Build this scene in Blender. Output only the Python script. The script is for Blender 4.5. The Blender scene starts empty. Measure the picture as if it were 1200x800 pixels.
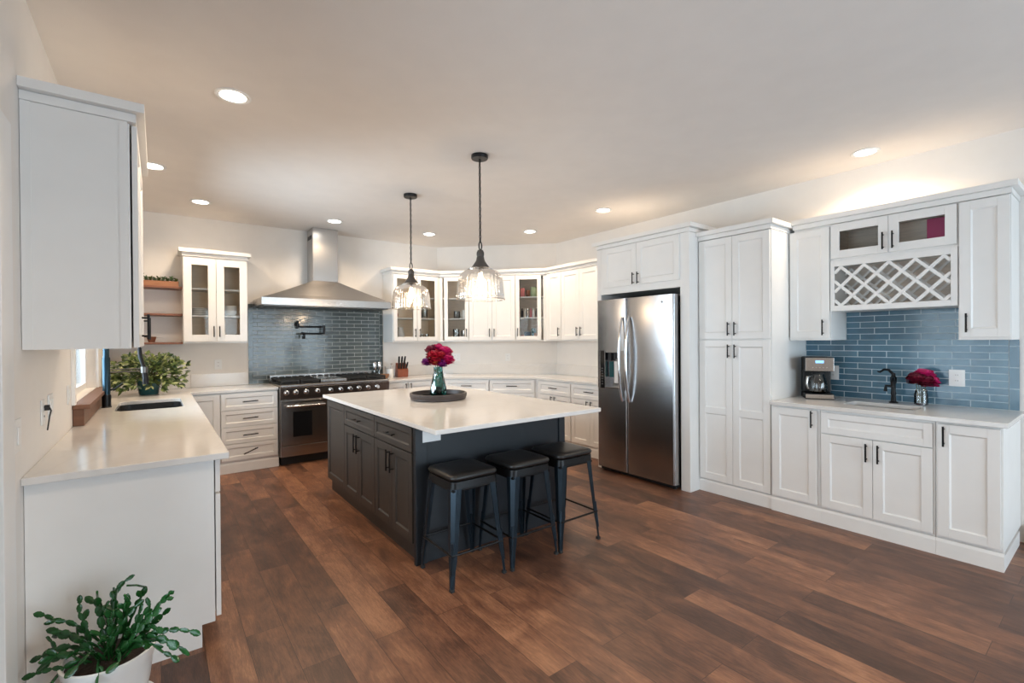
import bpy, math, random
from mathutils import Vector, Matrix, Euler
from mathutils.geometry import tessellate_polygon
PI = math.pi
sc = bpy.context.scene
C = sc.collection

# ---------------------------------------------------------------- camera, world, lights, exposure
H = 1.44
cam_d = bpy.data.cameras.new('camera'); cam = bpy.data.objects.new('camera', cam_d); C.objects.link(cam)
cam_d.sensor_width = 36; cam_d.lens = 36*550.6/1200; cam_d.clip_start = .02
yaw, pit, rol = math.radians(37.02), math.radians(-.2519), math.radians(-.4322)
F = Vector((math.sin(yaw)*math.cos(pit), math.cos(yaw)*math.cos(pit), math.sin(pit)))
R0 = Vector((math.cos(yaw), -math.sin(yaw), 0)); U0 = R0.cross(F)
Rr = math.cos(rol)*R0 + math.sin(rol)*U0; Uu = -math.sin(rol)*R0 + math.cos(rol)*U0
M = Matrix((Rr, Uu, -F)).transposed().to_4x4(); M.translation = Vector((0, 0, H))
cam.matrix_world = M
sc.camera = cam
sc.view_settings.view_transform = 'Standard'; sc.view_settings.look = 'None'
sc.view_settings.gamma = 1; sc.view_settings.use_curve_mapping = False
sc.view_settings.exposure = 0.0
sc.cycles.use_denoising = True
sc.cycles.max_bounces = 9; sc.cycles.diffuse_bounces = 5; sc.cycles.glossy_bounces = 4
sc.cycles.transmission_bounces = 6; sc.cycles.transparent_max_bounces = 12
sc.cycles.caustics_reflective = False; sc.cycles.caustics_refractive = False
sc.cycles.sample_clamp_indirect = 4.0
W = bpy.data.worlds.new('sky'); sc.world = W; W.use_nodes = True
bg = W.node_tree.nodes['Background']; bg.inputs[0].default_value = (.80, .90, 1, 1); bg.inputs[1].default_value = 3.0

CEIL = 2.88; XL = -.43; YB = 6.55; XR = 4.80; YR = -3.2
K_DAY = 2.2; K_CAN = 1.50
def area(name, loc, rot, sx, sy, e, col):
    l = bpy.data.lights.new(name, 'AREA'); l.shape = 'RECTANGLE'; l.size = sx; l.size_y = sy; l.energy = e; l.color = col
    o = bpy.data.objects.new(name, l); C.objects.link(o); o.location = loc; o.rotation_euler = rot
DAY = (.70, .855, 1.0)
area('daylight_rear', (2.75, YR-.25, 1.30), (PI/2, 0, 0), 3.5, 2.2, 80*K_DAY, DAY)      # outside the rear patio glass, shining +Y
area('daylight_left', (XL-.3, 1.35, 1.15), (0, PI/2*-1, 0), 2.0, 1.7, 17*K_DAY, DAY)      # outside the left glass door, shining +X
area('daylight_sink', (XL-.35, 4.6, 1.65), (0, PI/2*-1, 0), 1.1, 1.5, 42*K_DAY, DAY)      # outside the sink window

CANS = [(.365, 3.18), (-.02, 4.83), (.364, 5.78), (1.713, 5.80), (2.956, 5.768), (3.98, 4.862), (3.995, 3.582), (4.417, 1.265),
        (.4, .7), (2.2, -1.2), (.4, -1.2)]  # this row: extra ceiling lights added out of view
WARM = (1.0, .77, .54)

# ---------------------------------------------------------------- materials
def nodes(m):
    m.use_nodes = True; nt = m.node_tree; return nt, nt.nodes, nt.links, nt.nodes['Principled BSDF']
def pm(name, col, rough=.5, metal=0, spec=.5, coat=0, noise=None, bump=None, emis=None):
    m = bpy.data.materials.new(name); nt, N, L, b = nodes(m)
    b.inputs['Base Color'].default_value = (*col, 1); b.inputs['Roughness'].default_value = rough
    b.inputs['Metallic'].default_value = metal; b.inputs['Specular IOR Level'].default_value = spec
    b.inputs['Coat Weight'].default_value = coat
    if emis:
        b.inputs['Emission Color'].default_value = (*emis[0], 1); b.inputs['Emission Strength'].default_value = emis[1]
    tc = N.new('ShaderNodeTexCoord')
    n = N.new('ShaderNodeTexNoise'); sc_, amt, st = noise or (6, .04, (1, 1, 1))
    mp = N.new('ShaderNodeMapping'); mp.inputs['Scale'].default_value = st
    L.new(tc.outputs['Object'], mp.inputs[0]); L.new(mp.outputs[0], n.inputs['Vector'])
    n.inputs['Scale'].default_value = sc_; n.inputs['Detail'].default_value = 4
    mx = N.new('ShaderNodeMix'); mx.data_type = 'RGBA'
    mx.inputs[6].default_value = (*[c*(1-amt) for c in col], 1); mx.inputs[7].default_value = (*[min(1, c*(1+amt)) for c in col], 1)
    L.new(n.outputs['Fac'], mx.inputs[0]); L.new(mx.outputs[2], b.inputs['Base Color'])
    if bump:
        bn = N.new('ShaderNodeTexNoise'); bn.inputs['Scale'].default_value = bump[0]
        L.new(mp.outputs[0], bn.inputs['Vector'])
        bp = N.new('ShaderNodeBump'); bp.inputs['Strength'].default_value = bump[1]; bp.inputs['Distance'].default_value = bump[2]
        L.new(bn.outputs['Fac'], bp.inputs['Height']); L.new(bp.outputs[0], b.inputs['Normal'])
    return m
M_wall = pm('wall_paint', (.83, .80, .765), .75, bump=(220, .08, .002))
M_ceil = pm('ceiling_paint', (.80, .762, .728), .85, bump=(160, .15, .002))
M_white = pm('white_cabinet_paint', (.84, .83, .81), .38)
M_trim = pm('white_trim_paint', (.86, .86, .85), .4)
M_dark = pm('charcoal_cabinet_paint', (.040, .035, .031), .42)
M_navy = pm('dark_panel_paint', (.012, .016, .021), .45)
M_black = pm('black_metal', (.012, .012, .013), .38, .6)
M_blackm = pm('matte_black', (.010, .010, .011), .55)
M_steel = pm('brushed_steel', (.52, .50, .48), .27, 1, noise=(40, .05, (1, 1, 30)))
M_steelv = pm('brushed_steel_fridge', (.44, .44, .45), .24, 1, noise=(30, .06, (30, 30, 1)))
M_steeld = pm('dark_steel', (.16, .155, .15), .35, 1)
M_chrome = pm('chrome', (.75, .75, .76), .12, 1)
M_iron = pm('cast_iron', (.012, .012, .012), .6)
M_leather = pm('black_leather', (.008, .0075, .0075), .36, bump=(140, .25, .002))
M_rubber = pm('black_rubber', (.02, .02, .02), .7)
M_stoolmetal = pm('gunmetal_stool', (.022, .036, .050), .30, .7)
M_plate = pm('white_plastic', (.85, .85, .84), .35)
M_ceram = pm('white_ceramic', (.85, .85, .83), .18)
M_woodsill = pm('stained_wood', (.17, .075, .04), .45, noise=(5, .45, (1, 8, 8)))
M_shelfw = pm('walnut_shelf', (.22, .085, .045), .45, noise=(6, .4, (1, 9, 9)))
M_blockw = pm('knife_block_wood', (.24, .06, .025), .4, noise=(7, .35, (8, 8, 1)))
M_traym = pm('grey_weathered_wood', (.055, .045, .045), .45, noise=(8, .4, (1, 6, 1)))
M_soil = pm('potting_soil', (.03, .018, .012), .95, noise=(60, .5, (1, 1, 1)), bump=(80, .8, .01))
M_cactus = pm('cactus_leaf', (.014, .080, .018), .24, noise=(16, .85, (1, 1, 1)))
M_cactus2 = pm('young_cactus_leaf', (.05, .20, .045), .32, noise=(9, .4, (1, 1, 1)))
M_leafa = pm('variegated_leaf_dark', (.028, .062, .016), .42, noise=(14, .6, (1, 1, 1)))
M_leafb = pm('variegated_leaf_pale', (.42, .46, .20), .42, noise=(12, .5, (1, 1, 1)))
M_leafc = pm('olive_leaf', (.12, .17, .04), .45, noise=(12, .5, (1, 1, 1)))
M_stem = pm('plant_stem', (.08, .10, .03), .6)
M_teal = pm('teal_glaze', (.01, .075, .085), .2)
M_terra = pm('brown_clay', (.17, .06, .03), .6)
M_rose = pm('magenta_petal', (.50, .008, .11), .5, noise=(20, .5, (1, 1, 1)))
M_red = pm('crimson_petal', (.36, .004, .02), .5, noise=(20, .4, (1, 1, 1)))
M_purple = pm('purple_petal', (.16, .008, .14), .5, noise=(20, .5, (1, 1, 1)))
M_burg = pm('burgundy_petal', (.14, .004, .02), .5, noise=(20, .4, (1, 1, 1)))
M_yel = pm('flower_centre', (.75, .45, .06), .6)
M_magbin = pm('magenta_plastic', (.42, .02, .14), .4)
M_pink = pm('pink_card', (.60, .20, .22), .5)
M_sage = pm('sage_tin', (.30, .38, .24), .5)
M_bluep = pm('blue_packet', (.06, .11, .18), .45)
M_orangec = pm('orange_packet', (.45, .22, .12), .5)
M_redc = pm('red_enamel', (.5, .03, .02), .3)
M_socket = pm('socket_charcoal', (.085, .078, .072), .55, .4)
M_screen = pm('display_glass', (.02, .05, .10), .15)
M_lcd = pm('lit_display', (.1, .3, .5), .3, emis=((.35, .65, 1), 1.2))
M_brownb = pm('wicker_brown', (.30, .15, .08), .6, noise=(60, .4, (1, 1, 3)))
M_tan = pm('tan_cabinet_interior', (.90, .76, .60), .55, noise=(5, .12, (1, 1, 8)))
M_greyin = pm('grey_wood_interior', (.80, .72, .64), .6, noise=(8, .2, (1, 1, 10)))

def glassm(name, tint=(1, 1, 1), refl=.06, rough=.02, tex=None, ior=1.45):
    """thin pane: lets light straight through and mirrors at grazing angles"""
    m = bpy.data.materials.new(name); m.use_nodes = True; nt = m.node_tree; N = nt.nodes; L = nt.links
    N.remove(N['Principled BSDF']); out = N['Material Output']
    t = N.new('ShaderNodeBsdfTransparent'); t.inputs[0].default_value = (*tint, 1)
    g = N.new('ShaderNodeBsdfGlossy'); g.inputs['Roughness'].default_value = rough
    fr = N.new('ShaderNodeFresnel'); fr.inputs[0].default_value = ior
    ad = N.new('ShaderNodeMath'); ad.operation = 'ADD'; ad.use_clamp = True; ad.inputs[1].default_value = refl
    mx = N.new('ShaderNodeMixShader')
    L.new(fr.outputs[0], ad.inputs[0]); L.new(ad.outputs[0], mx.inputs[0]); L.new(t.outputs[0], mx.inputs[1]); L.new(g.outputs[0], mx.inputs[2])
    if tex:
        tc = N.new('ShaderNodeTexCoord'); n = N.new('ShaderNodeTexNoise'); n.inputs['Scale'].default_value = tex[0]
        L.new(tc.outputs['Object'], n.inputs['Vector'])
        bp = N.new('ShaderNodeBump'); bp.inputs['Strength'].default_value = tex[1]; bp.inputs['Distance'].default_value = .01
        L.new(n.outputs['Fac'], bp.inputs['Height']); L.new(bp.outputs[0], g.inputs['Normal']); L.new(bp.outputs[0], fr.inputs['Normal'])
    L.new(mx.outputs[0], out.inputs[0]); return m
M_glass = glassm('window_pane_glass', (.96, .98, .98))
M_cabglass = glassm('cabinet_pane_glass', (.97, .97, .96), .0, ior=1.3)
M_shade = glassm('pressed_glass_shade', (.97, .96, .94), .04, .03, (45, .35))
M_tealg = glassm('teal_glass', (.16, .52, .48), .10, .04, (30, .4))
M_clearg = glassm('clear_jar_glass', (.88, .90, .90), .08, .03)
def milky(m, w, col):
    nt = m.node_tree; N = nt.nodes; L = nt.links; out = N['Material Output']; src = out.inputs[0].links[0].from_socket
    d = N.new('ShaderNodeBsdfTranslucent'); d.inputs[0].default_value = (*col, 1); d2 = N.new('ShaderNodeBsdfDiffuse'); d2.inputs[0].default_value = (*col, 1)
    a = N.new('ShaderNodeMixShader'); a.inputs[0].default_value = .5; L.new(d.outputs[0], a.inputs[1]); L.new(d2.outputs[0], a.inputs[2])
    b = N.new('ShaderNodeMixShader'); b.inputs[0].default_value = w; L.new(src, b.inputs[1]); L.new(a.outputs[0], b.inputs[2]); L.new(b.outputs[0], out.inputs[0])
milky(M_shade, .03, (.95, .93, .90))
M_bulb = pm('bulb_glow', (1, .85, .6), .3, emis=((1, .72, .42), 9))
M_can = pm('can_light_glow', (1, 1, 1), .3, emis=((1, .93, .82), 14))

def quartz():
    m = pm('white_quartz', (.76, .74, .715), .12); nt, N, L, b = nodes(m)
    mx = [n for n in N if n.bl_idname == 'ShaderNodeMix'][0]
    tc = [n for n in N if n.bl_idname == 'ShaderNodeTexCoord'][0]
    n2 = N.new('ShaderNodeTexNoise'); n2.inputs['Scale'].default_value = 1.6; n2.inputs['Detail'].default_value = 8; n2.inputs['Distortion'].default_value = 1.2
    L.new(tc.outputs['Object'], n2.inputs['Vector'])
    r = N.new('ShaderNodeValToRGB'); r.color_ramp.elements[0].position = .47; r.color_ramp.elements[1].position = .53
    r.color_ramp.elements[0].color = (.76, .74, .715, 1); r.color_ramp.elements[1].color = (.76, .74, .715, 1)
    e = r.color_ramp.elements.new(.5); e.color = (.735, .712, .686, 1)
    L.new(n2.outputs['Fac'], r.inputs[0]); L.new(r.outputs[0], b.inputs['Base Color'])
    return m
M_quartz = quartz()

def floor_mat():
    m = bpy.data.materials.new('dark_oak_planks'); nt, N, L, b = nodes(m)
    tc = N.new('ShaderNodeTexCoord')
    mp = N.new('ShaderNodeMapping'); mp.inputs['Rotation'].default_value = (0, 0, PI/2)
    L.new(tc.outputs['Object'], mp.inputs[0])
    def brick(w, h, off, c1, c2, mort, msz, bias=0):
        k = N.new('ShaderNodeTexBrick'); k.offset = off; k.offset_frequency = 2; k.squash = 1
        k.inputs['Color1'].default_value = c1; k.inputs['Color2'].default_value = c2; k.inputs['Mortar'].default_value = mort
        k.inputs['Scale'].default_value = 1; k.inputs['Mortar Size'].default_value = msz; k.inputs['Mortar Smooth'].default_value = .3
        k.inputs['Bias'].default_value = bias; k.inputs['Brick Width'].default_value = w; k.inputs['Row Height'].default_value = h
        L.new(mp.outputs[0], k.inputs['Vector']); return k
    k = brick(1.1, .165, .37, (0, 0, 0, 1), (1, 1, 1, 1), (.5, .5, .5, 1), .0012)
    # per-plank shift of the grain
    sep = N.new('ShaderNodeSeparateXYZ'); L.new(mp.outputs[0], sep.inputs[0])
    ml = N.new('ShaderNodeMath'); ml.operation = 'MULTIPLY'; ml.inputs[1].default_value = 37.0; L.new(k.outputs['Color'], ml.inputs[0])
    cb = N.new('ShaderNodeCombineXYZ'); L.new(sep.outputs[0], cb.inputs[0]); L.new(sep.outputs[1], cb.inputs[1]); L.new(ml.outputs[0], cb.inputs[2])
    def noise(scale, st, det=5, dist=0, rough=.6):
        q = N.new('ShaderNodeMapping'); q.inputs['Scale'].default_value = st; L.new(cb.outputs[0], q.inputs[0])
        n = N.new('ShaderNodeTexNoise'); n.inputs['Scale'].default_value = scale; n.inputs['Detail'].default_value = det
        n.inputs['Distortion'].default_value = dist; n.inputs['Roughness'].default_value = rough
        L.new(q.outputs[0], n.inputs['Vector']); return n
    grain = noise(6, (1.1, 14, 1), 8, .8, .7)
    blot = noise(3.2, (1.0, 2.2, 1), 4, .6)
    r = N.new('ShaderNodeValToRGB'); cr = r.color_ramp
    cr.elements[0].position = .0; cr.elements[0].color = (.050, .024, .016, 1)
    cr.elements[1].position = 1; cr.elements[1].color = (.36, .175, .095, 1)
    for p, c in ((.33, (.105, .049, .031, 1)), (.66, (.205, .092, .052, 1))):
        e = cr.elements.new(p); e.color = c
    a1 = N.new('ShaderNodeMath'); a1.operation = 'MULTIPLY'; a1.inputs[1].default_value = .55; L.new(k.outputs['Color'], a1.inputs[0])
    a2 = N.new('ShaderNodeMath'); a2.operation = 'MULTIPLY_ADD'; a2.inputs[1].default_value = 1.3; L.new(blot.outputs['Fac'], a2.inputs[0]); L.new(a1.outputs[0], a2.inputs[2])
    a3 = N.new('ShaderNodeMath'); a3.operation = 'MULTIPLY_ADD'; a3.inputs[1].default_value = 1.0; L.new(grain.outputs['Fac'], a3.inputs[0]); L.new(a2.outputs[0], a3.inputs[2])
    a4 = N.new('ShaderNodeMath'); a4.operation = 'SUBTRACT'; a4.inputs[1].default_value = .92; L.new(a3.outputs[0], a4.inputs[0])
    L.new(a4.outputs[0], r.inputs[0])
    fine = noise(26, (1.2, 16, 1), 6, .3, .75)
    fm_ = N.new('ShaderNodeMapRange'); fm_.inputs[1].default_value = .3; fm_.inputs[2].default_value = .7; fm_.inputs[3].default_value = .62; fm_.inputs[4].default_value = 1.3
    L.new(fine.outputs['Fac'], fm_.inputs[0])
    hv = N.new('ShaderNodeHueSaturation'); L.new(r.outputs[0], hv.inputs['Color']); L.new(fm_.outputs[0], hv.inputs['Value'])
    mx = N.new('ShaderNodeMix'); mx.data_type = 'RGBA'; mx.inputs[7].default_value = (.028, .014, .010, 1)
    L.new(k.outputs['Fac'], mx.inputs[0]); L.new(hv.outputs[0], mx.inputs[6]); L.new(mx.outputs[2], b.inputs['Base Color'])
    rr = N.new('ShaderNodeMapRange'); rr.inputs[3].default_value = .30; rr.inputs[4].default_value = .5
    L.new(grain.outputs['Fac'], rr.inputs[0]); L.new(rr.outputs[0], b.inputs['Roughness'])
    b.inputs['Specular IOR Level'].default_value = .45
    bp = N.new('ShaderNodeBump'); bp.inputs['Strength'].default_value = .25; bp.inputs['Distance'].default_value = .002
    s = N.new('ShaderNodeMath'); s.operation = 'SUBTRACT'; L.new(grain.outputs['Fac'], s.inputs[0]); L.new(k.outputs['Fac'], s.inputs[1])
    L.new(s.outputs[0], bp.inputs['Height']); L.new(bp.outputs[0], b.inputs['Normal'])
    return m
M_floor = floor_mat()

def tile_mat(name, c1, c2, grout, bw=.20, rh=.0505, off=.5, rot=0):
    m = bpy.data.materials.new(name); nt, N, L, b = nodes(m)
    tc = N.new('ShaderNodeTexCoord'); sep = N.new('ShaderNodeSeparateXYZ'); L.new(tc.outputs['Object'], sep.inputs[0])
    cb = N.new('ShaderNodeCombineXYZ')
    L.new(sep.outputs[0 if not rot else 2], cb.inputs[0]); L.new(sep.outputs[2 if not rot else 0], cb.inputs[1])
    k = N.new('ShaderNodeTexBrick'); k.offset = off
    k.inputs['Color1'].default_value = (*c1, 1); k.inputs['Color2'].default_value = (*c2, 1); k.inputs['Mortar'].default_value = (*grout, 1)
    k.inputs['Scale'].default_value = 1; k.inputs['Mortar Size'].default_value = .0028; k.inputs['Mortar Smooth'].default_value = .15
    k.inputs['Brick Width'].default_value = bw; k.inputs['Row Height'].default_value = rh
    L.new(cb.outputs[0], k.inputs['Vector'])
    n = N.new('ShaderNodeTexNoise'); n.inputs['Scale'].default_value = 14; L.new(tc.outputs['Object'], n.inputs['Vector'])
    hs = N.new('ShaderNodeHueSaturation'); mr = N.new('ShaderNodeMapRange'); mr.inputs[3].default_value = .8; mr.inputs[4].default_value = 1.2
    L.new(n.outputs['Fac'], mr.inputs[0]); L.new(mr.outputs[0], hs.inputs['Value']); L.new(k.outputs['Color'], hs.inputs['Color'])
    L.new(hs.outputs[0], b.inputs['Base Color'])
    rr = N.new('ShaderNodeMapRange'); rr.inputs[3].default_value = .13; rr.inputs[4].default_value = .7
    L.new(k.outputs['Fac'], rr.inputs[0]); L.new(rr.outputs[0], b.inputs['Roughness'])
    n2 = N.new('ShaderNodeTexNoise'); n2.inputs['Scale'].default_value = 9; L.new(tc.outputs['Object'], n2.inputs['Vector'])
    h = N.new('ShaderNodeMath'); h.operation = 'MULTIPLY_ADD'; h.inputs[1].default_value = -1.0; L.new(k.outputs['Fac'], h.inputs[0]); L.new(n2.outputs['Fac'], h.inputs[2])
    bp = N.new('ShaderNodeBump'); bp.inputs['Strength'].default_value = .35; bp.inputs['Distance'].default_value = .003
    L.new(h.outputs[0], bp.inputs['Height']); L.new(bp.outputs[0], b.inputs['Normal'])
    return m
TC1, TC2, TG = (.062, .078, .078), (.105, .125, .122), (.48, .50, .48)  # range tiles: greyer copy of one tile, its local light put into the colour
M_tile = tile_mat('blue_glass_tile_range_light', TC1, TC2, TG)
M_tileb = tile_mat('blue_glass_border_range_light', TC1, TC2, TG, .15, .2, 0, 1)
RC1, RC2 = (.060, .140, .205), (.095, .195, .265)  # bar tiles: same tile, bluer and brighter colour stands for the light there
M_tile2 = tile_mat('blue_glass_tile_bar_light', RC1, RC2, (.50, .60, .66))
M_tile2b = tile_mat('blue_glass_border_bar_light', RC1, RC2, (.50, .60, .66), .15, .2, 0, 1)

# ---------------------------------------------------------------- mesh builder
class MB:
    def __init__(s): s.v = []; s.f = []; s.sm = []
    def add(s, vs, fs, smooth=False, mat=None):
        o = len(s.v)
        for p in vs:
            p = Vector(p); s.v.append(mat @ p if mat else p)
        for f in fs: s.f.append([i+o for i in f]); s.sm.append(smooth)
        return s
    def box(s, x0, x1, y0, y1, z0, z1, mat=None):
        vs = [(x, y, z) for z in (z0, z1) for y in (y0, y1) for x in (x0, x1)]
        return s.add(vs, [(0, 2, 3, 1), (4, 5, 7, 6), (0, 1, 5, 4), (2, 6, 7, 3), (0, 4, 6, 2), (1, 3, 7, 5)], False, mat)
    def hexa(s, lo, hi):   # lo, hi : four corners each, ccw seen from above
        return s.add(list(lo)+list(hi), [(3, 2, 1, 0), (4, 5, 6, 7), (0, 1, 5, 4), (1, 2, 6, 5), (2, 3, 7, 6), (3, 0, 4, 7)])
    def path(s, pts, rad, n=10, cap=True, closed=False, mat=None):
        pts = [Vector(p) for p in pts]; m = len(pts)
        if not hasattr(rad, '__len__'): rad = [rad]*m
        rings = []; up = None
        for i, p in enumerate(pts):
            if closed: t = (pts[(i+1) % m]-pts[i-1])
            else: t = pts[min(i+1, m-1)]-pts[max(i-1, 0)]
            t.normalize()
            if up is None:
                a = Vector((0, 0, 1)) if abs(t.z) < .9 else Vector((1, 0, 0)); up = (a-t*a.dot(t)).normalized()
            else:
                up = up-t*up.dot(t)
                up = up.normalized() if up.length > 1e-6 else t.orthogonal().normalized()
            sd = t.cross(up)
            rings.append([p+rad[i]*(math.cos(2*PI*k/n)*up+math.sin(2*PI*k/n)*sd) for k in range(n)])
        vs = [q for r in rings for q in r]; fs = []
        for i in range(m if closed else m-1):
            j = (i+1) % m
            for k in range(n): fs.append((i*n+k, i*n+(k+1) % n, j*n+(k+1) % n, j*n+k))
        s.add(vs, fs, True, mat)
        if cap and not closed:
            s.add(rings[0], [tuple(range(n))[::-1]], False, mat); s.add(rings[-1], [tuple(range(n))], False, mat)
        return s
    def lathe(s, prof, c=(0, 0, 0), n=32, mat=None, ang=2*PI):
        vs = []; fs = []
        for r, z in prof:
            for k in range(n): a = 2*PI*k/n; vs.append((c[0]+r*math.cos(a), c[1]+r*math.sin(a), c[2]+z))
        for i in range(len(prof)-1):
            for k in range(n): fs.append((i*n+k, i*n+(k+1) % n, (i+1)*n+(k+1) % n, (i+1)*n+k))
        s.add(vs, fs, True, mat)
        for idx, (r, z) in ((0, prof[0]), (len(prof)-1, prof[-1])):
            if r > 1e-4:
                ring = [(c[0]+r*math.cos(2*PI*k/n), c[1]+r*math.sin(2*PI*k/n), c[2]+z) for k in range(n)]
                s.add(ring, [tuple(range(n))[::-1] if idx == 0 else tuple(range(n))], False, mat)
        return s
    def open_lathe(s, prof, c=(0, 0, 0), n=32, mat=None, rib=0, ribn=24):
        vs = []; fs = []
        for r, z in prof:
            for k in range(n):
                a = 2*PI*k/n; q = r*(1+rib*math.cos(ribn*a)); vs.append((c[0]+q*math.cos(a), c[1]+q*math.sin(a), c[2]+z))
        for i in range(len(prof)-1):
            for k in range(n): fs.append((i*n+k, i*n+(k+1) % n, (i+1)*n+(k+1) % n, (i+1)*n+k))
        return s.add(vs, fs, True, mat)
    def ball(s, c, r, n=12, sc=(1, 1, 1), mat=None):
        m = max(4, n//2); prof = [(max(1e-5, math.sin(PI*i/m)), -math.cos(PI*i/m)) for i in range(m+1)]
        T = Matrix.Translation(c) @ Matrix.Diagonal((r*sc[0], r*sc[1], r*sc[2], 1))
        return s.open_lathe(prof, (0, 0, 0), n, (mat @ T) if mat else T)
    def slab(s, outer, z0, z1, holes=()):
        holes = [h[::-1] for h in holes]
        loops = [outer]+list(holes); v3 = [[Vector((x, y, 0)) for x, y in l] for l in loops]
        tri = tessellate_polygon(v3); flat = [p for l in v3 for p in l]; n = len(flat)
        vs = [(p.x, p.y, z0) for p in flat]+[(p.x, p.y, z1) for p in flat]; fs = []
        for t in tri:
            a, b, c = (flat[i] for i in t)
            if (b-a).cross(c-a).z < 0: t = t[::-1]
            fs.append(tuple(i+n for i in t)); fs.append(tuple(t)[::-1])
        o = 0
        for li, l in enumerate(loops):
            area2 = sum(l[i][0]*l[(i+1) % len(l)][1]-l[(i+1) % len(l)][0]*l[i][1] for i in range(len(l)))
            for i in range(len(l)):
                a, b = o+i, o+(i+1) % len(l); q = (a, b, b+n, a+n)
                if (area2 < 0) != (li > 0): q = q[::-1]
                fs.append(q)
            o += len(l)
        return s.add(vs, fs)
    def build(s, name, mat, parent=None, loc=None, rz=0, bevel=0, smooth_ang=35):
        me = bpy.data.meshes.new(name); me.from_pydata([tuple(v) for v in s.v], [], s.f)
        if mat: me.materials.append(mat)
        me.polygons.foreach_set('use_smooth', s.sm)
        me.update()
        if any(s.sm): me.set_sharp_from_angle(angle=math.radians(smooth_ang))
        o = bpy.data.objects.new(name, me); C.objects.link(o)
        if parent: o.parent = parent
        if loc: o.location = loc
        o.rotation_euler.z = rz
        if bevel:
            b = o.modifiers.new('bevel', 'BEVEL'); b.width = bevel; b.segments = 2; b.limit_method = 'ANGLE'; b.angle_limit = math.radians(40)
            b.harden_normals = False
        return o
def tag(o, label, cat, group=None):
    o['label'] = label; o['category'] = cat
    if group: o['group'] = group
    return o
def thing(name, label, cat, loc=(0, 0, 0), rz=0, group=None):
    o = bpy.data.objects.new(name, None); C.objects.link(o); o.location = loc; o.rotation_euler.z = rz
    o.empty_display_size = .1
    return tag(o, label, cat, group)
def struct(o): o['kind'] = 'structure'; return o
def copy_tree(o, parent=None):
    c = o.copy(); C.objects.link(c); c.parent = parent
    for ch in list(o.children): copy_tree(ch, c)
    return c

# ---------------------------------------------------------------- the room
struct(MB().box(XL-.3, XR+.3, YR-.3, YB+.3, -.1, 0).build('floor', M_floor))
struct(MB().box(XL-.3, XR+.3, YR-.3, YB+.3, CEIL, CEIL+.1).build('ceiling', M_ceil))
def wall_with_holes(axis, pos0, pos1, a0, a1, holes, name):
    """axis 'x': wall plane at constant x (pos0..pos1 thick), running along y a0..a1; holes = (b0,b1,z0,z1)"""
    mb = MB(); cuts = sorted(set([a0, a1]+[h[0] for h in holes]+[h[1] for h in holes]))
    for i in range(len(cuts)-1):
        c0, c1 = cuts[i], cuts[i+1]; m = (c0+c1)/2; z = 0
        hs = sorted([h for h in holes if h[0] < m < h[1]], key=lambda h: h[2])
        for h in hs+[(0, 0, CEIL, CEIL)]:
            if h[2] > z+1e-4:
                if axis == 'x': mb.box(pos0, pos1, c0, c1, z, h[2])
                else: mb.box(c0, c1, pos0, pos1, z, h[2])
            z = h[3]
    return struct(mb.build(name, M_wall))
WY0, WY1, WZ0, WZ1 = 4.02, 5.42, 1.05, 2.25      # sink window
DY0, DY1, DZ1 = .45, 2.25, 2.12                   # glass door in the left wall
wall_with_holes('x', XL-.15, XL, YR, YB, [(DY0, DY1, 0, DZ1), (WY0, WY1, WZ0, WZ1)], 'wall_left')
wall_with_holes('x', XR, XR+.15, YR, YB, [], 'wall_right')
wall_with_holes('y', YB, YB+.15, XL-.15, XR+.15, [], 'wall_back')
wall_with_holes('y', YR-.15, YR, XL-.15, XR+.15, [(1.0, 4.5, .05, 2.4)], 'wall_rear')
# diagonal wall across the far right corner
DW0, DW1 = (3.49, 6.55), (4.80, 5.24)
struct(MB().slab([DW0, DW1, (4.80, 6.55)], 0, CEIL).build('wall_corner', M_wall))

def window_frame(name, axis, pos, a0, a1, z0, z1, mull, d=.07, fw=.05):
    root = bpy.data.objects.new(name, None); C.objects.link(root); root['kind'] = 'structure'
    f = MB(); g = MB()
    def bx(mb, p0, p1, b0, b1, c0, c1):
        if axis == 'x': mb.box(p0, p1, b0, b1, c0, c1)
        else: mb.box(b0, b1, p0, p1, c0, c1)
    bx(f, pos, pos+d, a0, a0+fw, z0, z1); bx(f, pos, pos+d, a1-fw, a1, z0, z1)
    bx(f, pos, pos+d, a0+fw, a1-fw, z0, z0+fw); bx(f, pos, pos+d, a0+fw, a1-fw, z1-fw, z1)
    for k in range(1, mull):
        m = a0+(a1-a0)*k/mull; bx(f, pos, pos+d, m-fw/2, m+fw/2, z0+fw, z1-fw)
    for k in range(mull):
        b0 = a0+(a1-a0)*k/mull+fw/2; b1 = a0+(a1-a0)*(k+1)/mull-fw/2
        gg = MB(); bx(gg, pos+d*.45, pos+d*.55, b0, b1, z0+fw*.6, z1-fw*.6); gg.build('glass_pane', M_glass, root)
    f.build('window_frame', M_trim, root, bevel=.002)
    return root
window_frame('window_1', 'x', XL-.13, WY0, WY1, WZ0, WZ1, 2)
window_frame('door_1', 'x', XL-.13, DY0, DY1, 0.0, DZ1, 2, fw=.08)
window_frame('window_2', 'y', YR-.13, 1.0, 4.5, .05, 2.4, 4, fw=.07)
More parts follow.
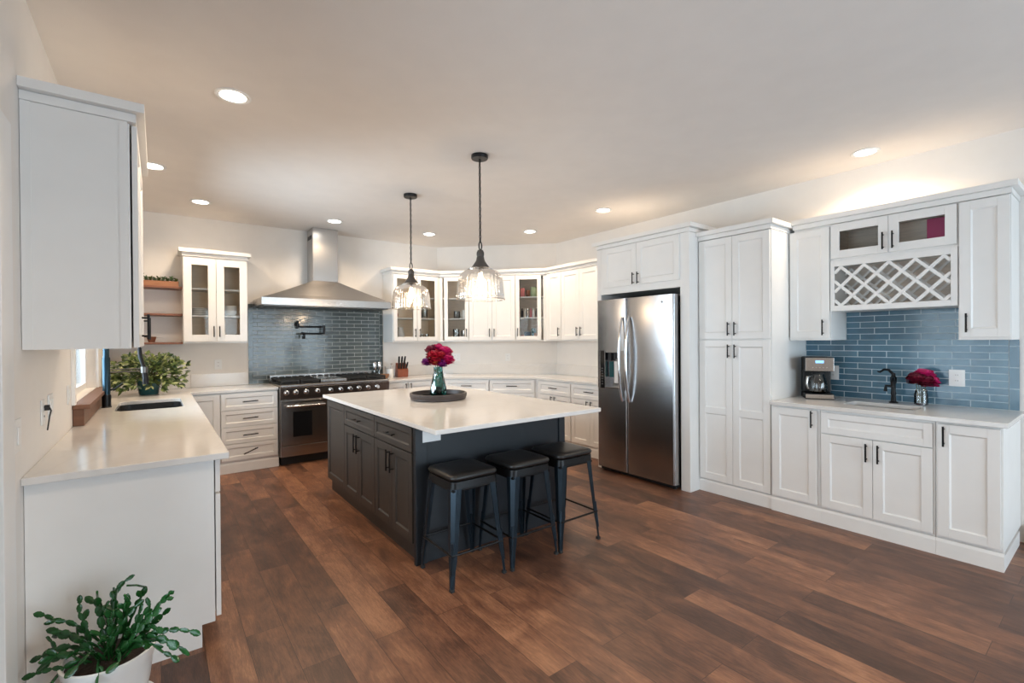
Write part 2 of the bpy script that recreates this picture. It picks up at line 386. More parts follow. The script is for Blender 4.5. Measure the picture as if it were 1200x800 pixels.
# casing of the glass door, window casing
cs = MB(); cs.box(XL, XL+.02, DY1, DY1+.16, 0, DZ1+.1); cs.box(XL, XL+.02, DY0-.10, DY0, 0, DZ1+.1); cs.box(XL, XL+.02, DY0, DY1, DZ1, DZ1+.1)
struct(cs.build('trim_1', M_trim, bevel=.003))
cs = MB(); cs.box(XL, XL+.018, WY0-.06, WY0, WZ0, WZ1+.06); cs.box(XL, XL+.018, WY1, WY1+.06, WZ0, WZ1+.06); cs.box(XL, XL+.018, WY0, WY1, WZ1, WZ1+.06)
struct(cs.build('trim_2', M_trim, bevel=.003))
# baseboards (right wall beyond the cabinets, rear)
struct(MB().box(XR-.015, XR, YR, .46, 0, .13).build('baseboard_right', M_trim, bevel=.004))
struct(MB().box(XL, XL+.015, YR, DY0-.1, 0, .13).build('baseboard_left', M_trim, bevel=.004))
# wooden sill under the sink window
sl = thing('window_sill', 'thick stained wooden sill under the window behind the sink', 'window sill', (XL, 0, 0))
MB().box(.001, .085, 3.98, 5.50, 1.022, 1.05).build('sill_board', M_woodsill, sl, bevel=.003)
MB().box(.001, .055, 4.00, 5.48, .916, 1.021).build('apron', M_woodsill, sl, bevel=.003)

# ---------------------------------------------------------------- recessed lights
for i, (x, y) in enumerate(CANS):
    where = ['above the left counter, nearest of all', 'above the sink by the left wall', 'in the far left corner of the ceiling',
             'in front of the hood chimney', 'before the corner glass cabinet', 'before the diagonal wall cabinets', 'in front of the fridge surround',
             'above the bar wine rack', 'added out of view by the glass door', 'added out of view in the middle of the room near the rear window', 'added out of view near the rear wall on the left'][i]
    t = thing('recessed_light', 'round lit recessed ceiling light ' + where, 'ceiling light', (x, y, CEIL), 0, 'recessed ceiling lights')
    MB().lathe([(.068, -.001), (.093, -.001), (.095, -.004), (.088, -.009), (.068, -.005)], n=32).build('trim_ring', M_trim, t)
    MB().lathe([(.0001, -.0065), (.0675, -.0065), (.0675, -.001), (.0001, -.001)], n=32).build('lens', M_can, t)
    l = bpy.data.lights.new('can_spot', 'SPOT'); l.energy = 33*K_CAN; l.color = WARM; l.spot_size = math.radians(150); l.spot_blend = .6; l.shadow_soft_size = .07
    o = bpy.data.objects.new('can_spot', l); C.objects.link(o); o.location = (x, y, CEIL-.03)

# ---------------------------------------------------------------- cabinets
# local frame of a cabinet: x along the face (left to right seen from the front), -y outward, z up
def shaker(x0, x1, z0, z1, t=.020, fw=.058, mids=(), y=0):
    """shaker front: frame with bevelled recess; mids = z of mid rails (centre)"""
    mb = MB(); yo = y-t
    xs = [x0, x0+fw, x1-fw, x1]; zs = [z0, z0+fw, *[q for m in mids for q in (m-fw/2, m+fw/2)], z1-fw, z1]
    b = .009; r = .008
    mb.box(x0, x0+fw, yo, y, z0, z1); mb.box(x1-fw, x1, yo, y, z0, z1)
    for k in range(0, len(zs), 2): mb.box(x0+fw, x1-fw, yo, y, zs[k], zs[k+1])
    for k in range(1, len(zs)-1, 2):
        a, c = zs[k], zs[k+1]; X0, X1 = x0+fw, x1-fw
        o = [(X0, yo, a), (X1, yo, a), (X1, yo, c), (X0, yo, c)]
        i = [(X0+b, yo+r, a+b), (X1-b, yo+r, a+b), (X1-b, yo+r, c-b), (X0+b, yo+r, c-b)]
        mb.add(o+i, [(0, 1, 5, 4), (1, 2, 6, 5), (2, 3, 7, 6), (3, 0, 4, 7), (4, 5, 6, 7)])
    return mb
def frame_front(x0, x1, z0, z1, t=.020, fw=.058):
    mb = MB(); mb.box(x0, x0+fw, -t, 0, z0, z1); mb.box(x1-fw, x1, -t, 0, z0, z1)
    mb.box(x0+fw, x1-fw, -t, 0, z0, z0+fw); mb.box(x0+fw, x1-fw, -t, 0, z1-fw, z1); return mb
def pull(parent, x, z, vert=True, L=.13, y=-.020, name='handle', tilt=0):
    mb = MB(); h = L/2; st = .030; r = .0058
    if vert:
        mb.path([(x, y-st, z-h), (x, y-st, z+h)], r, 8)
        for s in (-1, 1): mb.path([(x, y, z+s*h*.72), (x, y-st, z+s*h*.72)], r*.8, 8)
    else:
        c, s_ = math.cos(tilt), math.sin(tilt)
        mb.path([(x-h*c, y-st, z-h*s_), (x+h*c, y-st, z+h*s_)], r, 8)
        for s in (-1, 1): mb.path([(x+s*h*.72*c, y, z+s*h*.72*s_), (x+s*h*.72*c, y-st, z+s*h*.72*s_)], r*.8, 8)
    o = mb.build(name, M_black, parent); return o
def cabinet(name, label, cat, ox, oy, rz, w, dep, z0, z1, fronts, body=M_white, group=None, glass=False, toe=None,
            shelves=(), inner=None, hollow=False, base_mat=None, toe_in=0, gap=.003):
    """fronts: dicts k=door|drawer|glass|blank, x0,x1,z0,z1, h=(x,z,vert,L), mids"""
    t = thing(name, label, cat, (ox, oy, 0), rz, group)
    b = MB(); q = .018
    zb = toe if toe else z0
    if glass:
        b.box(0, q, 0, dep, z0, z1); b.box(w-q, w, 0, dep, z0, z1); b.box(q, w-q, 0, dep, z0, z0+q); b.box(q, w-q, 0, dep, z1-q, z1)
    elif hollow:      # open topped box round a sink
        b.box(0, w, 0, dep, zb, .60); b.box(0, w, 0, q, .60, z1); b.box(0, q, q, dep, .60, z1); b.box(w-q, w, q, dep, .60, z1)
    else:
        b.box(0, w, 0, dep, zb, z1)
    b.build('cabinet_body', body, t, bevel=.0012)
    if glass:
        MB().box(q, w-q, dep-.012, dep, z0+q, z1-q).build('back_panel', inner or M_tan, t)
        lin = MB(); lin.box(q, q+.002, .02, dep-.012, z0+q, z1-q); lin.box(w-q-.002, w-q, .02, dep-.012, z0+q, z1-q); lin.build('side_lining', inner or M_tan, t)
        for z in shelves: MB().box(q+.003, w-q-.003, .02, dep-.013, z-.018, z).build('shelf', M_white, t, bevel=.001)
    if toe and toe_in: MB().box(0, w, toe_in, toe_in+.02, 0, toe-.001).build('toe_board', body, t)
    elif toe:
        tb = MB(); tb.box(0, w+.001, -.010, dep*.9, 0, toe-.022)
        tb.add([(0, -.010, toe-.022), (w+.001, -.010, toe-.022), (w+.001, -.002, toe-.002), (0, -.002, toe-.002), (w+.001, .02, toe-.002), (0, .02, toe-.002), (w+.001, .02, toe-.022), (0, .02, toe-.022)], [(0, 1, 2, 3), (3, 2, 4, 5), (1, 6, 4, 2), (0, 3, 5, 7)])
        tb.build('toe_board', body, t)
    for f in fronts:
        x0, x1, a, c = f['x0'], f['x1'], f['z0'], f['z1']
        if f['k'] == 'glass':
            o = frame_front(x0, x1, a, c, fw=f.get('fw', .058)).build('door', body, t, bevel=.0015)
            fw = f.get('fw', .058)
            MB().box(x0+fw-.004, x1-fw+.004, -.011, -.007, a+fw-.004, c-fw+.004).build('glass_pane', M_cabglass, o)
        else:
            o = shaker(x0, x1, a, c, fw=f.get('fw', .058 if f['k'] == 'door' else .040), mids=f.get('mids', ()), y=-gap).build('door' if f['k'] == 'door' else 'drawer', body, t, bevel=.0015)
        if f.get('h'):
            hx, hz, vert, L = f['h'][:4]; pull(o, hx, hz, vert, L, y=-.018-gap, tilt=f['h'][4] if len(f['h']) > 4 else 0)
    return t
def D(x0, x1, z0, z1, h=None, k='door', **kw): return dict(k=k, x0=x0, x1=x1, z0=z0, z1=z1, h=h, **kw)

CT0, CT1 = .884, .914
G = .0015
R_ = lambda d: math.radians(d)

# --- left run of base cabinets (faces +X).  face plane x=.21
LF = .209
def left_base(y0, y1, label, split=True):
    w = y1-y0-.001; fr = []
    fr.append(D(.003, w-.003, .715, .875, (w/2, .795, False, .15), 'drawer'))
    m = w/2
    fr.append(D(.003, m-G, .115, .705, (m-.03, .62, True, .13))); fr.append(D(m+G, w-.003, .115, .705, (m+.03, .62, True, .13)))
    return cabinet('base_cabinet', label, 'cabinet', LF, y0, R_(90), w, LF-XL-.002, 0, CT0-.001, fr, toe=.105, toe_in=.055, gap=.007, hollow='sink' in label and 'between' not in label)
lb = left_base(2.67, 3.57, 'white base cabinet at the near end of the left counter')
# near end panel of that cabinet (its toe notch shows)
MB().slab([(XL+.002, 0), (LF-.055, 0), (LF-.055, .105), (LF+.0, .105), (LF+.0, CT0-.001), (XL+.002, CT0-.001)], 0, .018)
ep = MB(); pts = [(XL+.002, 0), (LF-.053, 0), (LF-.053, .105), (LF, .105), (LF, CT0-.001), (XL+.002, CT0-.001)]
ep.add([(x, 2.650, z) for x, z in pts]+[(x, 2.669, z) for x, z in pts],
       [(0, 1, 2, 5), (2, 3, 4, 5), (11, 8, 7, 6), (11, 10, 9, 8)]+[(i, i+6, (i+1) % 6+6, (i+1) % 6) for i in range(6)])
e = ep.build('end_panel', M_white); e.parent = lb; e.matrix_parent_inverse = lb.matrix_world.inverted()
bpy.context.view_layer.update(); e.matrix_parent_inverse = lb.matrix_world.inverted()
left_base(3.571, 4.56, 'white base cabinet in the left run between the end cabinet and the sink')
left_base(4.561, 5.60, 'white sink base cabinet under the left black sink')
# --- back run left of the range (faces -Y) face y=5.955
BF = 5.957
cabinet('base_cabinet', 'narrow white corner base cabinet with single plain door left of the drawer stack', 'cabinet', .232, BF, 0, .300, YB-BF-.002, 0, CT0-.001,
        [D(.01, .297, .135, .868)], toe=.115)
dz = [.135, .318, .502, .686, .870]
fr = []
for k in range(4):
    fr.append(D(.006, .560, dz[k]+.003, dz[k+1]-.003, (.283, (dz[k]+dz[k+1])/2, False, .15, (.38 if k == 0 else .03)), 'drawer', fw=.042))
cabinet('drawer_cabinet', 'white four drawer cabinet directly left of the range', 'cabinet', .5335, BF, 0, .569, YB-BF-.002, 0, CT0-.001, fr, toe=.115)
# --- back run right of the range
fr = [D(.012, .283, .135, .868, (.255, .81, True, .10)), D(.300, .780, .135, .868, (.330, .81, True, .10))]
cabinet('base_cabinet', 'white two door base cabinet directly right of the range below the knife block', 'cabinet', 2.412, BF, 0, .800, YB-BF-.002, 0, CT0-.001, fr, toe=.115)
# --- diagonal base units : origin at P=(3.235,5.957), direction (.707,-.707)
s2 = math.sqrt(.5)
def diag_pt(front, t): # point on the diagonal line at distance 'front' from the diagonal wall, t metres from its left end
    return (front[0]+t*s2, front[1]-t*s2)
off = YB-BF
DA = (DW0[0]-off*math.tan(R_(22.5)), BF)            # crease between back and diagonal base faces
XBF = XR-off                                         # face plane of right alcove base
DB = (XBF, DW1[1]-off*math.tan(R_(22.5)))
dl = math.hypot(DB[0]-DA[0], DB[1]-DA[1])
def dslab(p_face, d_off, t0, t1, depth):  # not used for body clipping
    pass
def diag_base(t0, t1, label):
    w = t1-t0-.001; o = diag_pt(DA, t0)
    fr = []
    for a, c in ((.135, .40), (.405, .69), (.695, .868)):
        fr.append(D(.008, w-.008, a, c, (w/2, (a+c)/2+.01, False, .15), 'drawer', fw=.042))
    return cabinet('drawer_cabinet', label, 'cabinet', o[0], o[1], R_(-45), w, off-.002, 0, CT0-.001, fr, toe=.115)
ts = .035
diag_base(ts, dl/2, 'white drawer cabinet on the diagonal corner, left of the two')
diag_base(dl/2, dl-ts, 'white drawer cabinet on the diagonal corner, right of the two')
# --- right alcove base: faces -X at x=XBF
def right_alc(y0, y1, label):
    w = y0-y1-.001; m = w/2
    fr = [D(.008, w-.008, .70, .868, (w/2, .79, False, .15), 'drawer', fw=.042),
          D(.008, m-G, .135, .692, (m-.035, .63, True, .10)), D(m+G, w-.008, .135, .692, (m+.035, .63, True, .10))]
    cabinet('base_cabinet', label, 'cabinet', XBF, y0, R_(-90), w, XR-XBF-.002, 0, CT0-.001, fr, toe=.115)
right_alc(4.96, 4.32, 'white drawer-over-doors base cabinet between the diagonal drawers and the fridge, far unit')
right_alc(4.319, 3.66, 'white drawer-over-doors base cabinet right beside the fridge surround')

# --- countertops
def rrect(x0, x1, y0, y1, r, n=5):
    p = []
    for cx, cy, a0 in ((x1-r, y1-r, 0), (x0+r, y1-r, 90), (x0+r, y0+r, 180), (x1-r, y0+r, 270)):
        for k in range(n+1): a = math.radians(a0+90*k/n); p.append((cx+r*math.cos(a), cy+r*math.sin(a)))
    return p
SK = (-.27, .165, 4.66, 5.40)
ct = thing('countertop', 'L shaped white quartz countertop from the left wall to the range', 'countertop')
MB().slab([(XL+.001, 2.600), (.268, 2.600), (.268, 5.927), (1.104, 5.927), (1.104, YB-.001), (XL+.001, YB-.001)], CT0, CT1, [rrect(*SK, .07)]).build('worktop', M_quartz, ct, bevel=.003)
lp = MB(); lp.box(.30, .88, YB-.02, YB-.001, CT1+.0005, CT1+.15); tag(lp.build('quartz_upstand', M_quartz, bevel=.002), 'low white quartz upstand under the left glass cabinet', 'upstand')
ct = thing('countertop', 'angled white quartz countertop running from the range round the corner to the fridge', 'countertop')
fo = .03; off2 = off+fo
A2 = (DW0[0]-off2*math.tan(R_(22.5)), YB-off2); B2 = (XR-off2, DW1[1]-off2*math.tan(R_(22.5)))
MB().slab([(2.409, YB-off2), A2, B2, (XR-off2, 3.645), (XR-.001, 3.645), (XR-.001, DW1[1]-.001), (DW0[0]-.001, YB-.001), (2.409, YB-.001)], CT0, CT1).build('worktop', M_quartz, ct, bevel=.003)
tt = math.tan(R_(22.5))
def off_poly(d): return (DW0[0]-d*tt, YB-d), (XR-d, DW1[1]-d*tt)
(a1, b1), (a2, b2) = off_poly(.001), off_poly(.02)
MB().slab([(2.63, YB-.02), a2, b2, (XR-.02, 3.645), (XR-.001, 3.645), b1, a1, (2.63, YB-.001)], CT1+.0005, CT1+.15).build('quartz_upstand', M_quartz, bevel=.002); tag(bpy.context.scene.objects['quartz_upstand.001'], 'low white quartz upstand running round the far right corner walls', 'upstand')

# --- upper cabinets
def crown_line(name, pts_fn, z, mat, parent=None):
    pass
def crown(segs, z, parent=None, label=None, h1=.038, h2=.040, p1=.004, p2=.036):
    """segs: closed outline builder: f(d) -> outline polygon with the front pushed out by d"""
    a = MB().slab(segs(.006), z, z+h1-.003); a.slab(segs(.0), z+h1-.003, z+h1+.001); a.slab(segs(p2), z+h1+.001, z+h1+h2)
    o = a.build('crown_moulding', M_white, parent, bevel=.0015)
    if label: tag(o, label, 'moulding')
    return o
UZ = 1.413
# left upper cabinet (faces +X, x from wall to -.09)
t = cabinet('wall_cabinet', 'white wall cabinet high on the left wall near the camera, its end panel facing us', 'cabinet', -.092, 2.67, R_(90), .93, -.092-XL-.002, UZ, 2.402,
            [D(.003, .464, UZ+.004, 2.398, (.43, 1.52, True, .13)), D(.467, .927, UZ+.004, 2.398, (.497+.38, 1.52, True, .13))], gap=.007)
bpy.context.view_layer.update()
p = MB(); p.box(XL+.002, -.098, 2.650, 2.6695, UZ, 2.402); p.box(XL+.002, XL+.032, 2.646, 2.650, UZ, 2.402); p.box(-.128, -.098, 2.646, 2.650, UZ, 2.402)
e = p.build('end_panel', M_white); e.parent = t; e.matrix_parent_inverse = t.matrix_world.inverted()
c = crown(lambda d: [(XL+.001, 2.648-d), (-.074+d, 2.648-d), (-.074+d, 3.602), (XL+.001, 3.602)], 2.403); c.parent = t; c.matrix_parent_inverse = t.matrix_world.inverted()

UF = 6.215; UD = YB-UF-.002
def glassdoor(x0, x1, z0, z1, hx, fw=.055): return D(x0, x1, z0, z1, (hx, z0+.11, True, .12), 'glass', fw=fw)
gcl = cabinet('glass_cabinet', 'white two door glass front wall cabinet left of the hood holding white dishes', 'cabinet', .222, UF, 0, .615, UD, UZ+.01, 2.375,
        [glassdoor(.004, .305, UZ+.03, 2.36, .28, .075), glassdoor(.309, .611, UZ+.03, 2.36, .335, .075)], glass=True, shelves=(1.735, 2.035))
bpy.context.view_layer.update()
def attach(o, t): o.parent = t; o.matrix_parent_inverse = t.matrix_world.inverted()
attach(crown(lambda d: [(.222-d, YB-.001), (.222-d, UF-.02-d), (.837+d, UF-.02-d), (.837+d, YB-.001)], 2.376), gcl)
# right of hood
UX0 = 2.605
oA = YB-UF
UA = (DW0[0]-oA*tt, UF); XUF = XR-oA; UB = (XUF, DW1[1]-oA*tt); ul = math.hypot(UB[0]-UA[0], UB[1]-UA[1])
wA = UA[0]-UX0-.008
cabinet('glass_cabinet', 'white two door glass front wall cabinet right of the hood above the knife block', 'cabinet', UX0, UF, 0, wA, UD, UZ, 2.375,
        [glassdoor(.012, wA/2-.004, UZ+.02, 2.36, wA/2-.035), glassdoor(wA/2+.004, wA-.03, UZ+.02, 2.36, wA/2+.035)], glass=True, shelves=(1.76, 2.06))
def dcab(t0, t1, name, label, fr, **kw):
    o = diag_pt(UA, t0); return cabinet(name, label, 'cabinet', o[0], o[1], R_(-45), t1-t0-.001, oA-.003, UZ, 2.375, fr, **kw)
u1, u2 = .445, ul-.445
w1 = u1-.02
dcab(.02, u1, 'glass_cabinet', 'white single door glass front wall cabinet at the left of the diagonal wall', [glassdoor(.05, w1-.006, UZ+.02, 2.36, w1-.035)], glass=True, shelves=(1.76, 2.06), inner=M_greyin)
w2 = u2-u1
dcab(u1, u2, 'wall_cabinet', 'white wall cabinet with two solid doors in the middle of the diagonal wall',
     [D(.004, w2/2-G, UZ+.02, 2.36, (w2/2-.035, 1.54, True, .12)), D(w2/2+G, w2-.005, UZ+.02, 2.36, (w2/2+.035, 1.54, True, .12))])
dcab(u2, ul-.02, 'glass_cabinet', 'white single door glass front wall cabinet packed with groceries, right of the diagonal doors', [glassdoor(.006, w1-.05, UZ+.02, 2.36, .035)], glass=True, shelves=(1.76, 2.06), inner=M_greyin)
y0 = UB[1]-.02
def rcab(ya, yb, label, fr): cabinet('wall_cabinet', label, 'cabinet', XUF, ya, R_(-90), ya-yb-.001, oA-.002, UZ, 2.375, fr)
w = y0-4.765
rcab(y0, 4.765, 'white wall cabinet with one solid door just right of the diagonal wall', [D(.03, w-.004, UZ+.02, 2.36, (w-.04, 1.54, True, .12))])
w = 4.765-4.06; m = w/2
rcab(4.765, 4.06, 'white wall cabinet with two solid doors left of the fridge surround', [D(.004, m-G, UZ+.02, 2.36, (m-.035, 1.54, True, .12)), D(m+G, w-.004, UZ+.02, 2.36, (m+.035, 1.54, True, .12))])
rcab(4.06, 3.645, 'white wall cabinet tucked beside the fridge surround', [D(.004, .410, UZ+.02, 2.36, (.37, 1.54, True, .12))])
def cr_out(d):
    (xa, ya), (xb, yb) = off_poly(oA+.02+d); (xc, yc), (xd, yd) = off_poly(.001)
    return [(UX0-d, YB-.001), (UX0-d, ya), (xa, ya), (xb, yb), (xb, 3.688), (XR-.001, 3.688), (xd, yd), (xc, yc)]
tag(crown(cr_out, 2.376), 'long white crown moulding along the cabinets right of the hood to the fridge', 'moulding')

# --- filler strips in the creases of the corner runs
def filler(name, label, pts, z0, z1): return tag(MB().slab(pts, z0, z1).build(name, M_white), label, 'filler strip')
def creases(A, B, d, z0, z1, ga, gb, t_, what):
    q = diag_pt(A, t_-.001); m_ = diag_pt(B, -(t_-.001))
    i_ = .05
    filler('filler_strip', 'white filler strip in the left crease of the '+what, [(A[0]-ga, A[1]), A, q, (q[0]+i_*s2, q[1]+i_*s2), (A[0]+i_*tt, A[1]+i_), (A[0]-ga, A[1]+i_)], z0, z1)
    filler('filler_strip', 'white filler strip in the right crease of the '+what, [m_, B, (B[0], B[1]-gb), (B[0]+i_, B[1]-gb), (B[0]+i_, B[1]+i_*tt), (m_[0]+i_*s2, m_[1]+i_*s2)], z0, z1)
creases(UA, UB, oA, UZ, 2.375, .0075, .0195, .02, 'corner wall cabinets')
creases(DA, DB, off, 0, CT0-.001, DA[0]-3.2125, DB[1]-4.9605, .035, 'corner base cabinets')
# --- fridge surround
SX = 3.95
sf = thing('fridge_surround', 'tall white cabinet surround framing the steel fridge with two doors above', 'cabinet', (SX, 3.64, 0), R_(-90))
sw = 3.64-2.495
b = MB(); b.box(0, .06, 0, XR-SX-.002, 0, 2.431); b.box(sw-.095, sw, 0, .02, 0, 2.431); b.box(sw-.02, sw, .02, XR-SX-.002, 0, 2.431)
b.box(.06, sw-.095, 0, .60, 1.925, 2.431)
b.build('cabinet_body', M_white, sf, bevel=.0015)
m = .555
for x0, x1, hx in ((.105, m-G, m-.03), (m+G, sw-.095, m+.03)):
    o = shaker(x0, x1, 1.995, 2.422).build('door', M_white, sf, bevel=.0015); pull(o, hx, 2.06, True, .12)
bpy.context.view_layer.update()
tag(crown(lambda d: [(SX-d, 3.64+d), (SX-d, 2.495-d), (XR-.001, 2.495-d), (XR-.001, 3.64+d)], 2.4335, p2=.042), 'white crown moulding on top of the fridge surround', 'moulding')

# --- pantry
PX = 4.115
pw = 2.493-1.835; m = pw/2
fr = []
for x0, x1, hx in ((.010, m-G, m-.03), (m+G, pw-.006, m+.03)):
    fr.append(D(x0, x1, .125, 1.418, (hx, 1.32, True, .12), mids=(.77,))); fr.append(D(x0, x1, 1.43, 2.345, (hx, 1.52, True, .12)))
pn = cabinet('pantry_cabinet', 'tall white pantry cabinet with four doors between the fridge and the bar', 'cabinet', PX, 2.493, R_(-90), pw, XR-PX-.002, 0, 2.352, fr, toe=.115)
bpy.context.view_layer.update()
tag(crown(lambda d: [(PX-.02-d, 2.492), (PX-.02-d, 1.836-d), (XR-.001, 1.836-d), (XR-.001, 2.492)], 2.353), 'white crown moulding on top of the tall pantry cabinet', 'moulding')

# --- bar base units (faces -X at x=PX-.0)
BX = 4.10
def bar_base(ya, yb, label, fr): return cabinet('base_cabinet', label, 'cabinet', BX, ya, R_(-90), ya-yb-.001, XR-BX-.002, 0, CT0-.001, fr, toe=.115, hollow='sink' in label)
w = 1.833-1.47
bar_base(1.833, 1.47, 'white single door base cabinet beside the pantry, below the coffee maker', [D(.012, w-.02, .135, .868, (w-.05, .80, True, .13))])
w = 1.469-.795; m = w/2
bar_base(1.469, .795, 'white bar sink base cabinet with wide false drawer over two doors', [D(.012, w-.012, .705, .862, None, 'drawer', fw=.045),
        D(.012, m-G, .135, .697, (m-.035, .605, True, .13)), D(m+G, w-.012, .135, .697, (m+.035, .605, True, .13))])
w = .794-.480
bar_base(.794, .480, 'white single door base cabinet at the near right end of the bar', [D(.012, w-.012, .135, .868, (.045, .79, True, .13))])
BS = (4.30, 4.56, .955, 1.385)
ct = thing('countertop', 'straight white quartz countertop of the coffee bar under the blue tiles', 'countertop')
MB().slab([(BX-.05, .455), (XR-.001, .455), (XR-.001, 1.833), (BX-.05, 1.833)], CT0, CT1, [rrect(*BS, .02, 3)]).build('worktop', M_quartz, ct, bevel=.003)
# --- bar uppers faces at x=4.45
BU = 4.455; bd = XR-BU-.002
w = 1.833-1.515
wc = cabinet('wall_cabinet', 'white single door wall cabinet above the coffee maker', 'cabinet', BU, 1.833, R_(-90), w-.001, bd, UZ, 2.351, [D(.010, w-.006, UZ+.02, 2.348, (w-.05, 1.52, True, .13))])
MB().box(.039, 1.833-1.516, -.001, bd, 2.3515, 2.3685).build('top_filler', M_white, wc)
w = 1.514-.741; m = w/2
gw = cabinet('glass_cabinet', 'short white wall cabinet with two glass doors over the wine rack', 'cabinet', BU, 1.514, R_(-90), w, bd, 2.065, 2.368,
        [D(.004, m-G, 2.082, 2.36, (m-.03, 2.17, True, .13), 'glass', fw=.062), D(m+G, w-.004, 2.082, 2.36, (m+.03, 2.17, True, .13), 'glass', fw=.062)], glass=True, inner=M_greyin)
w3 = .740-.485
cabinet('wall_cabinet', 'white single door wall cabinet at the right end of the bar', 'cabinet', BU, .740, R_(-90), w3, bd, UZ, 2.368, [D(.008, w3-.004, UZ+.02, 2.36, (.045, 1.53, True, .13))])
tag(crown(lambda d: [(BU-.02-d, 1.796), (BU-.02-d, .484-d), (XR-.001, .484-d), (XR-.001, 1.796)], 2.369), 'white crown moulding above the bar wall cabinets', 'moulding')
# wine rack
wr = thing('wine_rack', 'white diamond lattice wine rack in the middle of the bar wall cabinets', 'wine rack', (BU, 1.514, 0), R_(-90))
f = MB(); z0, z1 = 1.652, 2.064; a, c = 1.695, 2.015; x0, x1 = .028, w-.036
f.box(0, x0, -.018, .002, z0, z1); f.box(x1, w, -.018, .002, z0, z1); f.box(x0, x1, -.018, .002, z0, a); f.box(x0, x1, -.018, .002, c, z1)
f.box(0, .018, .002, bd, z0, z1); f.box(w-.018, w, .002, bd, z0, z1); f.box(.018, w-.018, .002, bd, z0, z0+.018); f.box(.018, w-.018, .002, bd, z1-.018, z1)
f.build('frame', M_white, wr, bevel=.0015)
MB().box(.018, w-.018, bd-.012, bd, z0+.018, z1-.018).build('back_panel', M_greyin, wr)
def lattice(yf, yb, th):
    mb = MB(); sp = .157; hh = c-a
    for sgn in (1, -1):
        k = -3
        for k in range(-4, 8):
            # line x = xs + sgn*(z-a)
            xs = x0+.045+k*sp if sgn == 1 else x0+.045+k*sp
            zl, zh = a, c
            if sgn == 1: zl = max(a, a+(x0-xs)); zh = min(c, a+(x1-xs))
            else: zl = max(a, a+(xs-x1)); zh = min(c, a+(xs-x0))
            if zh-zl < .012: continue
            q = th*.7071
            pa = (xs+sgn*(zl-a), zl); pb = (xs+sgn*(zh-a), zh)
            nx, nz = -sgn*q/1.0*.7071, q*.7071
            n1 = [(pa[0]+nx, pa[1]+nz), (pb[0]+nx, pb[1]+nz), (pb[0]-nx, pb[1]-nz), (pa[0]-nx, pa[1]-nz)]
            yy = yf if sgn == 1 else yf+.0008
            mb.add([(x, yy, z) for x, z in n1]+[(x, yb, z) for x, z in n1], [(0, 1, 2, 3), (7, 6, 5, 4), (0, 4, 5, 1), (1, 5, 6, 2), (2, 6, 7, 3), (3, 7, 4, 0)])
    return mb
lattice(-.014, .004, .0155).build('front_lattice', M_white, wr)
lattice(.22, .235, .012).build('rear_lattice', M_white, wr)

# --- blue tiles
def tiles(name, label, ox, oy, rz, w, z0, z1, m, mb_, border):
    t = thing(name, label, 'backsplash', (ox, oy, z0), rz)
    bw = .05
    xa = bw+.002 if border[0] else 0; xb = w-bw-.002 if border[1] else w
    MB().box(xa, xb, -.010, -.001, 0, z1-z0).build('tile_field', m, t)
    if border[0]: MB().box(0, bw, -.011, -.001, 0, z1-z0).build('border_tiles', mb_, t)
    if border[1]:
        o = MB().box(0, bw, -.011, -.001, 0, z1-z0).build('border_tiles', mb_, t); o.location.x = w-bw
    return t
tiles('tile_backsplash', 'blue glass subway tile backsplash behind the range, greyed for its light', .885, YB, 0, 1.71, CT1+.001, 1.90, M_tile, M_tileb, (1, 1))
tiles('tile_backsplash', 'blue glass subway tile backsplash behind the bar sink, brightened for its light', XR, 1.832, R_(-90), 1.832-.485, CT1+.001, UZ-.001, M_tile2, M_tile2b, (0, 1))
MB_t = thing('tile_backsplash', 'blue glass tile strip below the wine rack, above the main bar tiles', 'backsplash', (XR, 1.513, UZ), R_(-90))
MB().box(0, .771, -.010, -.001, 0, 1.651-UZ).build('tile_field', M_tile2, MB_t, loc=(0, 0, 0))

# ---------------------------------------------------------------- hood
hd = thing('range_hood', 'stainless steel pyramid chimney hood over the range', 'range hood', (0, 0, 0))
hx0, hx1, hy0, hy1 = .945, 2.49, 5.97, YB-.012
MB().box(hx0, hx1, hy0, hy1, 1.862, 1.948).build('canopy_rim', M_steel, hd, bevel=.002)
cm = MB(); cx0, cx1, cy0 = 1.575, 1.885, 6.255
rows = []
for k in range(7):
    u = k/6; e2 = u**.92; z = 1.9485+(2.20-1.9485)*u
    rows.append([(hx0+.004+(cx0-hx0-.004)*e2, hy0+.004+(cy0-hy0-.004)*e2, z), (hx1-.004+(cx1-hx1+.004)*e2, hy0+.004+(cy0-hy0-.004)*e2, z), (hx1-.004+(cx1-hx1+.004)*e2, hy1, z), (hx0+.004+(cx0-hx0-.004)*e2, hy1, z)])
vs = [q for r in rows for q in r]; fs = []
for i in range(6):
    for k in range(4): fs.append((i*4+k, i*4+(k+1) % 4, i*4+4+(k+1) % 4, i*4+4+k))
cm.add(vs, fs+[(3, 2, 1, 0), (24, 25, 26, 27)]); cm.build('canopy', M_steel, hd)
MB().box(cx0, cx1, cy0, hy1, 2.201, CEIL-.001).build('chimney', M_steel, hd, bevel=.003)
v = MB()
for k in range(4): v.box(cx0-.0015, cx0, cy0+.06+k*.05, cy0+.09+k*.05, 2.74, 2.79)
v.build('vent_slots', M_blackm, hd)
MB().box(hx0+.03, hx1-.03, hy0+.03, hy1-.02, 1.852, 1.8615).build('filter_panel', M_steeld, hd)
bt = MB()
for k in range(5): bt.lathe([(.0001, -.003), (.008, -.003), (.008, 0), (.0001, 0)], n=12, mat=Matrix.Translation((1.63+k*.05, hy0-.0002, 1.905)) @ Matrix.Rotation(PI/2, 4, 'X') @ Matrix.Rotation(PI, 4, 'X'))
bt.build('button', M_chrome, hd)

